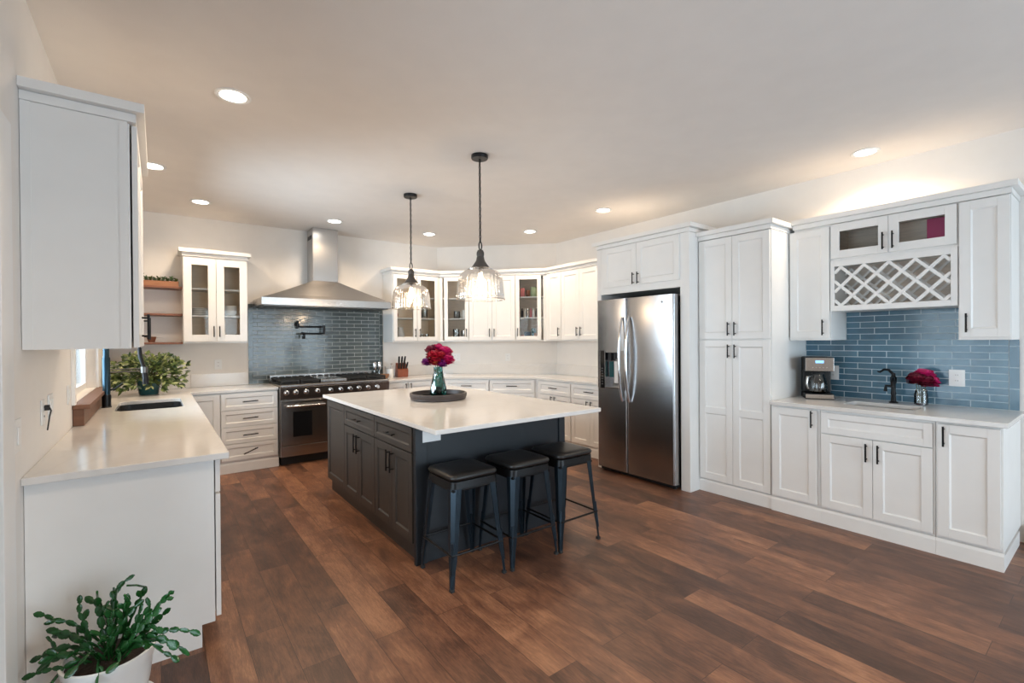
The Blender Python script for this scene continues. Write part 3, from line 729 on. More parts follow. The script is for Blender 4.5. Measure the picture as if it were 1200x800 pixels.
# ---------------------------------------------------------------- range
M_rsteel = pm('range_steel', (.36, .335, .315), .24, 1, noise=(40, .06, (1, 1, 30)))
rg = thing('range', 'wide stainless steel double oven gas range with ten knobs', 'range', (1.1085, 5.90, 0))
rw = 2.405-1.1085; rd = YB-.015-5.90
MB().box(.0, rw, .02, rd, .10, .905).build('range_body', M_rsteel, rg, bevel=.002)
MB().box(.02, rw-.02, .05, rd-.05, .003, .0995).build('kick_plate', M_blackm, rg)
# control panel (slightly leaning) + bullnose
cp = MB(); cp.hexa([(0, -.035, .765), (rw, -.035, .765), (rw, .0195, .765), (0, .0195, .765)], [(0, -.055, .905), (rw, -.055, .905), (rw, .0195, .905), (0, .0195, .905)])
cp.build('control_panel', M_rsteel, rg, bevel=.003)
ck = MB(); ck.box(-.0, rw, -.060, rd, .9055, .940); ck.build('cooktop', M_rsteel, rg, bevel=.010)
bgd = MB(); bgd.box(0.0, rw, rd-.055, rd, .9405, 1.015); bgd.build('backguard', M_rsteel, rg, bevel=.003)
sl_ = MB()
for k in range(16): sl_.box(.03+k*.0775, .03+k*.0775+.058, rd-.0562, rd-.0552, .975, .995)
sl_.build('vent_slots', M_blackm, rg)
for k, x in enumerate([.035, .135, .250, .375, .525, .645, .760, .870, .985, 1.105]):
    kb = MB(); T = Matrix.Translation((x+.03, -.0445, .845)) @ Matrix.Rotation(PI/2, 4, 'X')
    kb.lathe([(.030, 0), (.030, .006), (.021, .008), (.019, .034), (.015, .037), (.0001, .037)], n=20, mat=T)
    kb.box(x+.0265, x+.0335, -.0845, -.078, .830, .862)
    kb.build('knob', M_chrome, rg)
def oven(x0, x1, wx0, wx1, z0=.235, z1=.75):
    o = MB(); o.box(x0, x1, -.030, .019, z0, z1); o = o.build('oven_door', M_rsteel, rg, bevel=.003)
    MB().box(wx0, wx1, -.0325, -.0305, .33, .62).build('oven_window', M_screen if False else M_blackm_gloss, o, bevel=.001)
    hn = MB(); hn.path([(x0+.05, -.085, .69), (x1-.05, -.085, .69)], .013, 14)
    for x in (x0+.07, x1-.07): hn.box(x-.010, x+.010, -.080, -.0302, .683, .705)
    hn.build('oven_handle', M_chrome, o)
M_blackm_gloss = pm('oven_glass', (.008, .008, .009), .08)
oven(.006, .530, .135, .345); oven(.536, rw-.006, .68, rw-.16)
MB().box(.006, rw-.006, -.022, .019, .105, .228).build('storage_drawer', M_rsteel, rg, bevel=.003)
# grates
def grate(x0, x1, nb):
    g = MB(); y0, y1 = .02, rd-.09; z = .985
    g.box(x0, x1, y0, y1, .9408, .947)
    n = 7
    for k in range(n+1):
        x = x0+.008+(x1-x0-.016)*k/n; g.box(x-.006, x+.006, y0+.005, y1-.005, .972, .987)
    for y in (y0+.01, (y0+y1)/2, y1-.01): g.box(x0+.002, x1-.002, y-.008, y+.008, .962, .986)
    for x in (x0+.01, x1-.01):
        for y in (y0+.01, (y0+y1)/2, y1-.01): g.box(x-.008, x+.008, y-.008, y+.008, .947, .962)
    g.build('grate', M_iron, rg)
    for y in (y0+.12, y1-.12):
        MB().lathe([(.045, .9472), (.045, .953), (.030, .958), (.0001, .958)], ((x0+x1)/2, y, 0), 20).build('burner', M_iron, rg)
grate(.02, .225, 2); grate(.235, .44, 2)
gd = MB(); gd.box(.455, .765, .0, rd-.10, .941, .978); gd.build('griddle_cover', M_rsteel, rg, bevel=.006)
grate(.78, 1.02, 2); grate(1.03, 1.275, 2)

# pot filler
pf = thing('pot_filler', 'black folding pot filler tap on the tiles above the range', 'tap', (0, 0, 0))
q = MB(); yw = YB-.012
q.lathe([(.032, 0), (.032, .008), (.014, .012), (.014, .05), (.0001, .05)], n=20, mat=Matrix.Translation((1.44, yw, 1.655)) @ Matrix.Rotation(PI/2, 4, 'X'))
q.path([(1.44, yw-.05, 1.60), (1.44, yw-.05, 1.70)], .014, 12); q.build('wall_mount', M_black, pf)
q = MB(); q.path([(1.44, yw-.05, 1.625), (1.755, yw-.09, 1.625)], .011, 12); q.path([(1.755, yw-.09, 1.525), (1.755, yw-.09, 1.645)], .016, 12); q.build('upper_arm', M_black, pf)
q = MB(); q.path([(1.755, yw-.09, 1.535), (1.50, yw-.13, 1.535)], .011, 12); q.path([(1.50, yw-.13, 1.55), (1.50, yw-.13, 1.50), (1.50, yw-.135, 1.47)], .013, 12)
q.path([(1.46, yw-.13, 1.535), (1.50, yw-.13, 1.535)], .017, 12); q.build('spout', M_black, pf)
q = MB(); q.path([(1.47, yw-.15, 1.50), (1.47, yw-.19, 1.47)], .008, 8); q.path([(1.44, yw-.06, 1.68), (1.44, yw-.11, 1.69)], .006, 8); q.build('valve_lever', M_black, pf)

# ---------------------------------------------------------------- fridge
fx = 3.87
fg = thing('refrigerator', 'stainless steel side by side refrigerator with ice dispenser', 'refrigerator', (fx, 3.575, 0), R_(-90))
fw_ = 3.575-2.605; sp = .408
MB().box(.005, fw_-.005, .085, .80, .02, 1.845).build('fridge_body', M_steeld, fg, bevel=.004)
MB().box(.02, fw_-.02, .04, .0845, .012, .048).build('base_grille', M_blackm, fg)
ft = MB()
for x in (.05, fw_-.05): ft.path([(x, .07, .0), (x, .07, .02)], .02, 12)
ft.build('foot', M_rubber, fg)
def cushion(x0, x1, z0, z1, hole=None):
    """door skin with softly rounded vertical edges"""
    mb = MB(); r = .022; prof = [(x0, .082)]
    for k in range(6): a = PI*.5*k/5; prof.append((x0+r-r*math.cos(a), r-r*math.sin(a)))
    for k in range(6): a = PI*.5*k/5; prof.append((x1-r+r*math.sin(a), r-r*math.cos(a)))
    prof.append((x1, .082))
    n = len(prof)
    return mb.add([(x, y, z0) for x, y in prof]+[(x, y, z1) for x, y in prof], [(i, i+1, i+1+n, i+n) for i in range(n-1)]+[(n-1, 0, n, 2*n-1)], True), mb
def fdoor(x0, x1, z0, z1):
    mb, _ = cushion(x0, x1, z0, z1); r = .022; prof = [(x0, .082)]
    for k in range(6): a = PI*.5*k/5; prof.append((x0+r-r*math.cos(a), r-r*math.sin(a)))
    for k in range(6): a = PI*.5*k/5; prof.append((x1-r+r*math.sin(a), r-r*math.cos(a)))
    prof.append((x1, .082)); n = len(prof)
    mb.add([(x, y, z0) for x, y in prof], [tuple(range(n))[::-1]]); mb.add([(x, y, z1) for x, y in prof], [tuple(range(n))])
    return mb
# freezer door in pieces around the dispenser recess
dx0, dx1, dz0, dz1 = .052, .330, .905, 1.312
fm = MB()
fm1 = fdoor(.0, sp-.003, .05, dz0); fm2 = fdoor(.0, sp-.003, dz1, 1.858)
for q in (fm1, fm2):
    o0 = len(fm.v); fm.v += q.v; fm.f += [[i+o0 for i in f] for f in q.f]; fm.sm += q.sm
fm.box(.0005, dx0, .012, .082, dz0, dz1); fm.box(dx1, sp-.0035, .0008, .082, dz0, dz1)
fm.add([(.0, .022, dz0), (dx0, .0, dz0), (dx0, .0, dz1), (.0, .022, dz1), (.012, .004, dz0), (.012, .004, dz1)], [(0, 4, 5, 3), (4, 1, 2, 5)], True)
fm.add([(dx0, 0, dz0), (dx0, .014, dz0), (dx0, .014, dz1), (dx0, 0, dz1)], [(0, 1, 2, 3)])
fzd = fm.build('freezer_door', M_steelv, fg)
o = fdoor(sp+.003, fw_, .05, 1.858).build('fridge_door', M_steelv, fg)
dp = MB(); dp.box(dx0+.068, dx1, .062, .075, dz0, dz1); dp.box(dx0+.068, dx1, .002, .062, dz1-.02, dz1); dp.box(dx1-.008, dx1, .001, .062, dz0, dz1); dp.box(dx0+.060, dx0+.068, -.003, .075, dz0, dz1)
dp.build('dispenser_recess', M_steelv, fzd)
MB().box(dx0+.0, dx0+.058, -.003, .06, dz0, dz1).build('dispenser_panel', M_blackm_gloss, fzd, bevel=.001)
MB().box(dx0+.069, dx1-.009, -.008, .061, dz0, dz0+.02).build('drip_tray', M_chrome, fzd, bevel=.002)
nz = MB(); nz.box(dx0+.09, dx0+.13, .02, .06, dz1-.11, dz1-.021); nz.path([(dx0+.18, .035, dz1-.021), (dx0+.18, .035, dz1-.09)], .018, 12); nz.build('nozzle', M_blackm, fzd)
pp = MB(); pp.box(dx0+.085, dx0+.14, .045, .0615, dz0+.12, dz0+.29); pp.build('paddle', M_teal, fzd, bevel=.002); pp = MB(); pp.box(dx0+.155, dx0+.205, .040, .0615, dz0+.06, dz0+.29); pp.build('paddle', M_plate, fzd, bevel=.002)
ic = MB()
for k in range(7): ic.box(dx0+.015, dx0+.035, -.0038, -.0031, dz0+.04+k*.028, dz0+.050+k*.028)
ic.build('touch_icons', M_steeld, fzd)
for par, x, s in ((fzd, sp-.045, -1), (o, sp+.045, 1)):
    hb = MB(); pts = []
    for k in range(17):
        u = k/16; pts.append((x+s*0, -.012-.058*math.sin(PI*u)**.7, 0.79+.87*u))
    hb.path(pts, [.015-.003*abs(2*k/16-1) for k in range(17)], 12); hb.build('door_handle', M_chrome, par)
lg = MB(); lg.lathe([(.0001, .0), (.012, 0), (.012, .002), (.0001, .002)], n=16, mat=Matrix.Translation((fw_-.13, -.0005, 1.79)) @ Matrix.Rotation(PI/2, 4, 'X')); lg.build('badge', M_steeld, o)

# ---------------------------------------------------------------- island
IX0, IX1, IY0, IY1 = 1.322, 2.60, 2.765, 4.70
il = thing('kitchen_island', 'charcoal kitchen island cabinet with drawers and doors on its left side', 'kitchen island', (IX0, IY1, 0), R_(90)*-1)
iw = IY1-IY0; idp = IX1-IX0   # local x runs towards -Y; outward = -x world
MB().box(0, iw-.02, 0, idp, .115, CT0-.001).build('cabinet_body', M_dark, il, bevel=.0015)
MB().box(.0, iw-.02, .02, idp-.02, 0, .114).build('plinth', M_dark, il, bevel=.001)
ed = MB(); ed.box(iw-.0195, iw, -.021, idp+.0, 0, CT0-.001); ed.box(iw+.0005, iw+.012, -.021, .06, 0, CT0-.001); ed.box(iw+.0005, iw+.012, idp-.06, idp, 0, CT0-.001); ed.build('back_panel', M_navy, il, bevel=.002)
def idoor(x0, x1, z0, z1, h=None, k='door', **kw):
    o = shaker(x0, x1, z0, z1, fw=kw.get('fw', .058 if k == 'door' else .040), y=-.001).build(k, M_dark, il, bevel=.0015)
    if h: pull(o, *h, y=-.021)
idoor(.008, .515, .125, .872)
for x0, x1 in ((.522, 1.232), (1.239, iw-.045)):
    m = (x0+x1)/2
    idoor(x0, x1, .712, .872, (m, .79, False, .15), 'drawer')
    idoor(x0, m-G, .125, .704, (m-.032, .60, True, .15)); idoor(m+G, x1, .125, .704, (m+.032, .60, True, .15))
tag(MB().slab([(1.288, 2.452), (2.695, 2.452), (2.695, 4.80), (1.288, 4.80)], CT0, CT1).build('countertop', M_quartz, bevel=.004), 'large rectangular white quartz countertop on the dark island', 'countertop')
op = thing('outlet_plate', 'pale wide outlet plate on the island just under the overhanging countertop', 'outlet', (0, 0, 0))
MB().box(1.350, 1.480, IY0-.0185, IY0-.0125, .782, .855).build('plate', M_plate, op, bevel=.002)
q = MB()
for x in (1.385, 1.445): q.box(x-.014, x+.014, IY0-.0198, IY0-.0187, .80, .838)
q.build('socket', M_trim, op)

# ---------------------------------------------------------------- stools
def stool(label):
    t = thing('counter_stool', label, 'stool', (0, 0, 0), 0, 'black counter stools along the island')
    sh = .615; hw = .165; fo_ = .198
    # seat pad : rounded square cushion
    def rr(hwid, r, z, n=6): return [(x, y, z) for x, y in rrect(-hwid, hwid, -hwid, hwid, r, n)]
    prof = [(hw-.010, .035, sh-.002), (hw, .045, sh+.006), (hw+.003, .045, sh+.018), (hw-.002, .045, sh+.030), (hw-.016, .040, sh+.037), (hw-.06, .03, sh+.040)]
    loops = [rr(*p) for p in prof]; n = len(loops[0]); mb = MB()
    vs = [q for l in loops for q in l]; fs = [(i*n+k, i*n+(k+1) % n, (i+1)*n+(k+1) % n, (i+1)*n+k) for i in range(len(loops)-1) for k in range(n)]
    mb.add(vs+[(0, 0, sh+.0405)], fs+[((len(loops)-1)*n+k, (len(loops)-1)*n+(k+1) % n, len(vs)) for k in range(n)]+[tuple(range(n))[::-1]], True)
    mb.build('seat_pad', M_leather, t, smooth_ang=60)
    # metal pan under the seat
    pn_ = MB(); l0 = rr(hw-.004, .04, sh-.004); l1 = rr(hw+.0, .04, sh-.045); l2 = rr(hw-.006, .04, sh-.045)
    n = len(l0); pn_.add(l0+l1+l2, [(k, (k+1) % n, n+(k+1) % n, n+k)[::-1] for k in range(n)]+[(n+k, n+(k+1) % n, 2*n+(k+1) % n, 2*n+k)[::-1] for k in range(n)]+[tuple(range(n))], True)
    pn_.build('seat_pan', M_black, t)
    # legs : folded sheet, broad at the top, narrowing to the foot
    for sx in (-1, 1):
        for sy in (-1, 1):
            lg = MB(); N_ = 12; rings = []
            for i in range(N_+1):
                u = i/N_; z = (sh-.02)*(1-u)+.018*u
                ox = (hw-.006)+(fo_-.004-hw+.006)*u; wdt = .062*(1-u)+.026*u
                if u > .78: wdt = .028-.006*(u-.78)/.22
                ch = wdt*.38
                # L profile with chamfered outer corner
                P = [(ox-wdt, ox), (ox-ch, ox), (ox, ox-ch), (ox, ox-wdt), (ox-.004, ox-wdt), (ox-.004, ox-ch-.002), (ox-ch-.002, ox-.004), (ox-wdt, ox-.004)]
                rings.append([(sx*a_, sy*b_, z) for a_, b_ in P])
            vs = [q for r in rings for q in r]; m_ = 8
            fs = []
            for i in range(N_):
                for k in range(m_):
                    f_ = (i*m_+k, (i+1)*m_+k, (i+1)*m_+(k+1) % m_, i*m_+(k+1) % m_)
                    fs.append(f_ if sx*sy > 0 else f_[::-1])
            lg.add(vs, fs+[tuple(range(m_)), tuple(range(N_*m_, N_*m_+m_))[::-1]])
            # pressed rib on the lower half
            a0 = (sx*(hw+.004), sy*(hw+.004), .27); a1_ = (sx*(fo_-.014), sy*(fo_-.014), .09)
            lg.path([a0, a1_], [.010, .007], 8)
            l_ = lg.build('leg', M_stoolmetal, t)
            MB().box(sx*(fo_-.014)-.012, sx*(fo_-.014)+.012, sy*(fo_-.014)-.012, sy*(fo_-.014)+.012, 0, .018).build('foot_cap', M_rubber, l_, bevel=.002)
    # footrests
    zz = .20; e_ = hw+(fo_-hw)*(1-zz/sh)-.008
    for a_, b_ in (((-e_, -e_), (e_, -e_)), ((e_, -e_), (e_, e_)), ((e_, e_), (-e_, e_)), ((-e_, e_), (-e_, -e_))):
        f_ = MB(); f_.path([(a_[0], a_[1], zz), (b_[0], b_[1], zz)], .007, 8); f_.build('footrest', M_black, t)
    zz = .560; e_ = hw+(fo_-hw)*(1-zz/sh)-.016
    for a_, b_ in (((-e_, -e_), (e_, -e_)), ((e_, -e_), (e_, e_)), ((e_, e_), (-e_, e_)), ((-e_, e_), (-e_, -e_))):
        f_ = MB(); f_.path([(a_[0], a_[1], zz), (b_[0], b_[1], zz)], .008, 8); f_.build('stretcher', M_black, t)
    return t
s0 = stool('black metal counter stool nearest the left end of the island')
s0.location = (1.512, 2.532, 0)
s1 = copy_tree(s0); s1['label'] = 'black metal counter stool in the middle of the three'; s1.location = (1.935, 2.520, 0)
s2_ = copy_tree(s0); s2_['label'] = 'black metal counter stool closest to the fridge, rightmost of the three'; s2_.location = (2.338, 2.515, 0)

# ---------------------------------------------------------------- pendants
def pendant(x, y, label):
    t = thing('pendant_lamp', label, 'pendant lamp', (x, y, 0), 0, 'glass pendant lamps over the island')
    MB().lathe([(.0001, CEIL-.03), (.062, CEIL-.03), (.066, CEIL-.024), (.066, CEIL-.001), (.0001, CEIL-.001)], n=32).build('canopy', M_black, t)
    z1_, z0_ = CEIL-.03, 2.205
    ch = MB(); n = int((z1_-z0_)/.026); st = (z1_-z0_)/n
    for k in range(n):
        zc = z0_+st*(k+.5); pts = []
        for j in range(10):
            a = 2*PI*j/10; u, v_ = .0085*math.cos(a), st*.66*math.sin(a)
            pts.append((u if k % 2 else 0, 0 if k % 2 else u, zc+v_))
        ch.path(pts, .0026, 6, closed=True)
    ch.path([(0, 0, z0_), (.003, .002, (z0_+z1_)/2), (0, 0, z1_)], .0028, 6)
    ch.build('chain', M_black, t)
    lp_ = MB(); pts = [(.013*math.cos(2*PI*j/14), 0, 2.165+.032*math.sin(2*PI*j/14)+.008) for j in range(14)]; lp_.path(pts, .005, 8, closed=True)
    lp_.build('loop', M_black, t)
    MB().lathe([(.0001, 2.145), (.020, 2.140), (.029, 2.122), (.030, 2.105), (.026, 2.090), (.030, 2.082), (.031, 2.070), (.036, 2.055), (.052, 2.030), (.066, 2.012), (.070, 2.005), (.066, 2.0), (.0001, 2.0)][::-1], n=32).build('socket_cap', M_socket, t)
    sh = MB(); pr = [(.060, 2.008), (.078, 2.000), (.100, 1.990), (.098, 1.984), (.125, 1.974), (.150, 1.955), (.168, 1.925), (.177, 1.885), (.181, 1.840), (.183, 1.800), (.186, 1.785), (.183, 1.778), (.185, 1.770), (.189, 1.762), (.188, 1.754)]
    sh.open_lathe(pr, n=144, rib=.010, ribn=36); sh.build('glass_shade', M_shade, t, smooth_ang=80)
    # rim bead
    rb_ = MB(); rb_.path([(.188*math.cos(2*PI*j/48), .188*math.sin(2*PI*j/48), 1.754) for j in range(48)], .0032, 6, closed=True); rb_.build('shade_rim', M_shade, t)
    b_ = MB(); b_.lathe([(.0001, 1.845), (.012, 1.850), (.022, 1.868), (.026, 1.890), (.023, 1.920), (.015, 1.950), (.013, 1.975), (.0001, 1.975)], n=20); b_.build('bulb', M_bulb, t)
    MB().path([(0, 0, 1.972), (0, 0, 2.001)], .017, 14).build('bulb_holder', M_socket, t)
    l = bpy.data.lights.new('pendant_light', 'POINT'); l.energy = 7; l.color = (1, .72, .45); l.shadow_soft_size = .03
    o = bpy.data.objects.new('pendant_light', l); C.objects.link(o); o.location = (x, y, 1.82)
pendant(2.010, 4.317, 'ribbed glass pendant lamp hanging nearer the range hood, further from the camera')
pendant(2.022, 3.084, 'ribbed glass pendant lamp hanging nearer the camera over the island front')

# ---------------------------------------------------------------- sinks and taps
def basin(x0, x1, y0, y1, r, depth, mat, t):
    mb = MB(); ou = rrect(x0-.012, x1+.012, y0-.012, y1+.012, r+.012); inn = rrect(x0+.002, x1-.002, y0+.002, y1-.002, r); n = len(inn)
    zt = CT0-.0015; zb = zt-depth
    fl = rrect(x0+.012, x1-.012, y0+.012, y1-.012, r)
    V = [(x, y, zt) for x, y in ou]+[(x, y, zt) for x, y in inn]+[(x, y, zb) for x, y in fl]+[(x, y, zb-.006) for x, y in ou]
    fs = []
    for k in range(n):
        j = (k+1) % n
        fs += [(k, j, n+j, n+k), (n+k, n+j, 2*n+j, 2*n+k), (3*n+k, 3*n+j, j, k)]
    fs += [tuple(2*n+k for k in range(n)), tuple(3*n+k for k in range(n))[::-1]]
    mb.add(V, fs); mb.build('basin', mat, t)
    cx, cy = (x0+x1)/2, (y0+y1)/2
    MB().lathe([(.0001, 0), (.035, 0), (.045, .003), (.045, 0.0005)], (cx, cy, zb+.0005), 20).build('drain', M_chrome, t)
t = thing('sink', 'black undermount sink in the left countertop', 'sink'); M_sinkb = pm('black_granite_sink', (.015, .015, .016), .4)
basin(*SK, .07, .20, M_sinkb, t)
t = thing('sink', 'small steel undermount bar sink below the blue tiles', 'sink'); basin(*BS, .02, .17, M_steel, t)
# kitchen tap: black semi professional
t = thing('kitchen_tap', 'tall black spring kitchen tap standing behind the left sink', 'tap', (-.335, 5.02, CT1))
MB().lathe([(.034, 0), (.034, .006), (.030, .010), (.030, .10), (.026, .104)], n=24).build('base', M_black, t)
MB().lathe([(.0255, .10), (.0255, .40), (.020, .41), (.020, .50), (.0001, .50)], n=24).build('column', pm('dark_teal_metal', (.02, .045, .065), .3, .8), t)
hs = MB(); pts = [(0, 0, .50)]
for k in range(13): a = PI*(1-k/12); pts.append((.105+.105*math.cos(a), 0, .56+.10*math.sin(a)))
pts += [(.212, 0, .50), (.215, 0, .46)]
hs.path(pts, .011, 12)
for k in range(60):   # spring coils
    u = k/59*(len(pts)-1); i = min(int(u), len(pts)-2); p_ = Vector(pts[i]).lerp(Vector(pts[i+1]), u-i)
    d_ = (Vector(pts[i+1])-Vector(pts[i])).normalized(); a_ = d_.orthogonal().normalized(); b_ = d_.cross(a_)
    if k % 2 == 0: hs.path([p_+.014*(math.cos(2*PI*j/8)*a_+math.sin(2*PI*j/8)*b_) for j in range(8)], .003, 5, closed=True)
hs.build('spring_hose', M_black, t)
sp_ = MB(); sp_.path([(.213, 0, .47), (.218, 0, .40), (.235, 0, .335), (.245, 0, .30), (.250, 0, .22), (.252, 0, .175)], [.014, .016, .014, .020, .022, .024], 14); sp_.build('spray_head', M_black, t)
am = MB(); am.path([(.02, .0, .305), (.235, 0, .305)], .006, 8); am.path([(.02, 0, .285), (.235, 0, .285)], .006, 8); am.path([(.243, 0, .27), (.243, 0, .32)], .026, 14); am.build('support_arm', M_steeld, t)
lv = MB(); lv.path([(.02, 0, .14), (.05, -.01, .145), (.10, -.02, .19)], [.009, .007, .005], 8); lv.build('lever', M_black, t)
# bar tap
t = thing('bar_tap', 'small black bridge style tap beside the flowers at the bar sink', 'tap', (4.66, 1.155, CT1), R_(0))
MB().lathe([(.030, 0), (.030, .006), (.018, .015), (.015, .06), (.019, .075), (.015, .09), (.015, .15), (.021, .165), (.021, .20), (.013, .215), (.013, .235), (.0001, .24)], n=20).build('column', M_black, t)
q = MB(); q.path([(0, 0, .185), (-.05, -.01, .20), (-.10, -.02, .19), (-.125, -.025, .165), (-.128, -.025, .14)], [.013, .012, .011, .011, .012], 12); q.build('spout', M_black, t)
q = MB(); q.path([(0, 0, .225), (-.005, .03, .262), (-.01, .06, .262), (-.012, .085, .240), (-.012, .10, .245)], [.010, .010, .009, .007, .006], 8); q.build('lever', M_black, t)
q = MB(); q.path([(0, .01, .13), (-.01, .045, .135), (-.01, .05, .09)], [.010, .010, .013], 10); q.build('side_spray', M_black, t)

# ---------------------------------------------------------------- outlets and switches
def outlet(label, loc, rz, kind='outlet', w=.075, h=.115, cord=False):
    t = thing('wall_switch' if kind == 'switch' else 'power_outlet', label, 'switch' if kind == 'switch' else 'outlet', loc, rz)
    MB().box(-w/2, w/2, -.006, -.0005, -h/2, h/2).build('plate', M_plate, t, bevel=.002)
    n = max(1, int(w/.055)) if kind == 'switch' or w > .1 else 1
    for k in range(n):
        cx = (k-(n-1)/2)*.046
        if kind == 'switch':
            MB().box(cx-.016, cx+.016, -.010, -.0062, -.033, .033).build('rocker', M_trim, t, bevel=.002)
        else:
            q = MB()
            for s in (-1, 1): q.lathe([(.0001, 0), (.016, 0), (.016, .002), (.0001, .002)], n=16, mat=Matrix.Translation((cx, -.0062, s*.021)) @ Matrix.Rotation(PI/2, 4, 'X'))
            q.build('socket', M_trim, t)
            q = MB()
            for s in (-1, 1):
                for e_ in (-1, 1): q.box(cx+e_*.006-.0012, cx+e_*.006+.0012, -.0092, -.0083, s*.021-.002, s*.021+.006)
            q.build('socket_slots', M_blackm, t)
    return t
outlet('triple switch plate on the left wall just past the door casing', (XL, 2.545, 1.09), R_(90), 'switch', .105, .125)
lo_ = outlet('white outlet with a black plug on the left wall above the counter', (XL, 3.04, 1.12), R_(90))
outlet('double white switch plate on the left wall above the counter', (XL, 3.24, 1.13), R_(90), 'switch', .118)
outlet('white switch plate beside the sink window on the left wall', (XL, 3.83, 1.13), R_(90), 'switch')
outlet('white outlet on the bare wall under the left glass cabinet', (.57, YB, 1.17), 0)
outlet('white outlet low on the diagonal wall, left one', (3.70-.001, 6.34-.001, 1.17), R_(-45), w=.12)
outlet('white outlet on the diagonal wall under the middle doors', (4.27-.001, 5.77-.001, 1.17), R_(-45), w=.075)
outlet('white outlet on the blue tiles holding the coffee maker plug', (XR-.011, 1.615, 1.125), R_(-90), w=.09, h=.125)
outlet('white outlet on the blue tiles right of the flowers', (XR-.011, .805, 1.125), R_(-90), w=.09, h=.125)
def plugcord(name, label, pts):
    t = tag(MB().path(pts, .0035, 8).build(name, M_blackm), label, 'cord'); return t
c1 = MB(); c1.box(-.012, .012, -.026, -.0102, .008, .032); c1.path([(0, -.026, .02), (.001, -.031, .005), (.0, -.026, -.02), (.002, -.018, -.085)], .0028, 8); c1.build('plugged_cord', M_blackm, lo_)
# ---------------------------------------------------------------- coffee maker
t = thing('coffee_maker', 'black and steel drip coffee maker with glass carafe on the bar', 'coffee maker', (4.575, 1.665, CT1+.001), R_(-62))
MB().box(-.105, .105, -.13, .12, .0, .045).build('base', M_blackm, t, bevel=.006)
MB().box(-.100, .100, -.134, -.1305, .006, .040).build('base_trim', M_steel, t, bevel=.001)
MB().box(-.105, .105, .02, .12, .0455, .355).build('water_tank', M_blackm, t, bevel=.010)
MB().box(-.105, .105, -.125, .0195, .235, .355).build('brew_head', M_blackm, t, bevel=.008)
MB().box(-.102, .102, -.131, -.1255, .238, .350).build('control_panel', M_steel, t, bevel=.002)
MB().box(-.030, .030, -.1335, -.1315, .305, .328).build('display', M_lcd, t)
q = MB()
for k in range(5): q.lathe([(.0001, 0), (.007, 0), (.006, .003), (.0001, .003)], n=12, mat=Matrix.Translation((-.05+k*.025, -.1312, .268)) @ Matrix.Rotation(PI/2, 4, 'X'))
q.build('button', M_chrome, t)
cf = MB(); cf.open_lathe([(.055, .05), (.066, .062), (.070, .10), (.064, .15), (.050, .185), (.045, .205)], (0, -.052, 0), 32); cf = cf.build('carafe', M_clearg, t)
MB().lathe([(.0001, .051), (.054, .051), (.064, .062), (.067, .09), (.0001, .091)], (0, -.052, 0), 28).build('coffee', pm('black_coffee', (.01, .005, .003), .1), cf)
MB().lathe([(.0001, .206), (.047, .206), (.046, .220), (.0001, .224)], (0, -.052, 0), 24).build('lid', M_blackm, cf)
q = MB(); q.path([(-.045, -.07, .195), (-.085, -.105, .185), (-.092, -.112, .13), (-.078, -.10, .085)], [.009, .010, .009, .007], 8); q.build('carafe_handle', M_steel, cf)

c1 = MB(); c1.box(XR-.045, XR-.0205, 1.603, 1.627, 1.135, 1.157); c1.path([(XR-.042, 1.615, 1.146), (XR-.065, 1.63, 1.13), (XR-.06, 1.645, 1.05), (XR-.06, 1.66, .96), (XR-.07, 1.67, .92)], .0035, 8)
bpy.context.view_layer.update(); attach(c1.build('power_cord', M_blackm), t)
# ---------------------------------------------------------------- flowers
cr_, cu, cf_ = Vector((.798, -.602, 0)), Vector((0, 0, 1)), Vector((-.602, -.798, 0))
def at(u, v, w): p_ = cr_*u+cu*v+cf_*w; return (p_.x, p_.y, p_.z)
rnd = random.Random(4)
def petal_ball(mb, c, R, n, size, cup=.5, seed=0, droop=0):
    """peony head: petals arranged over a ball"""
    rn = random.Random(seed)
    for i in range(n):
        u = (i+.5)/n; ph = math.acos(1-1.55*u); th = i*2.39996+rn.uniform(-.2, .2)
        d = Vector((math.sin(ph)*math.cos(th), math.sin(ph)*math.sin(th), math.cos(ph)))
        tan = Vector((-math.sin(th), math.cos(th), 0)); out = d.cross(tan); out = out if out.z < 0 else -out
        up = (-out)*1.0; s = size*rn.uniform(.8, 1.2); rr_ = R*(.55+.45*u)*rn.uniform(.9, 1.08)
        base = c+d*rr_*.45
        rows = []; ins = (-d*.0)
        for a, wd in ((0, .35), (.35, .95), (.7, 1.1), (1.0, .70)):
            p_ = base+d*(s*(.70*a-.10*a*a))+(-up)*(s*(.35*a-.45*a*a)); row = []
            for q_ in (-1, -.5, 0, .5, 1): row.append(p_+tan*(q_*s*.62*wd)+d*(-s*.10*(q_*q_))+Vector((rn.uniform(-1, 1), rn.uniform(-1, 1), rn.uniform(-1, 1)))*s*.035)
            rows.append(row)
        vs = [v_ for r in rows for v_ in r]; mb.add(vs, [(a_*5+b_, a_*5+b_+1, (a_+1)*5+b_+1, (a_+1)*5+b_) for a_ in range(3) for b_ in range(4)], True)
def flower(parent, name, c, R, mat, n=34, seed=0, centre=False, size=None):
    mb = MB(); petal_ball(mb, Vector(c), R, n, size or R*.95, seed=seed); o = mb.build(name, mat, parent, smooth_ang=80)
    q = MB(); q.ball(c, R*(.50 if not centre else .42), 12); q.build('flower_heart', M_yel if centre else mat, o)
    return o
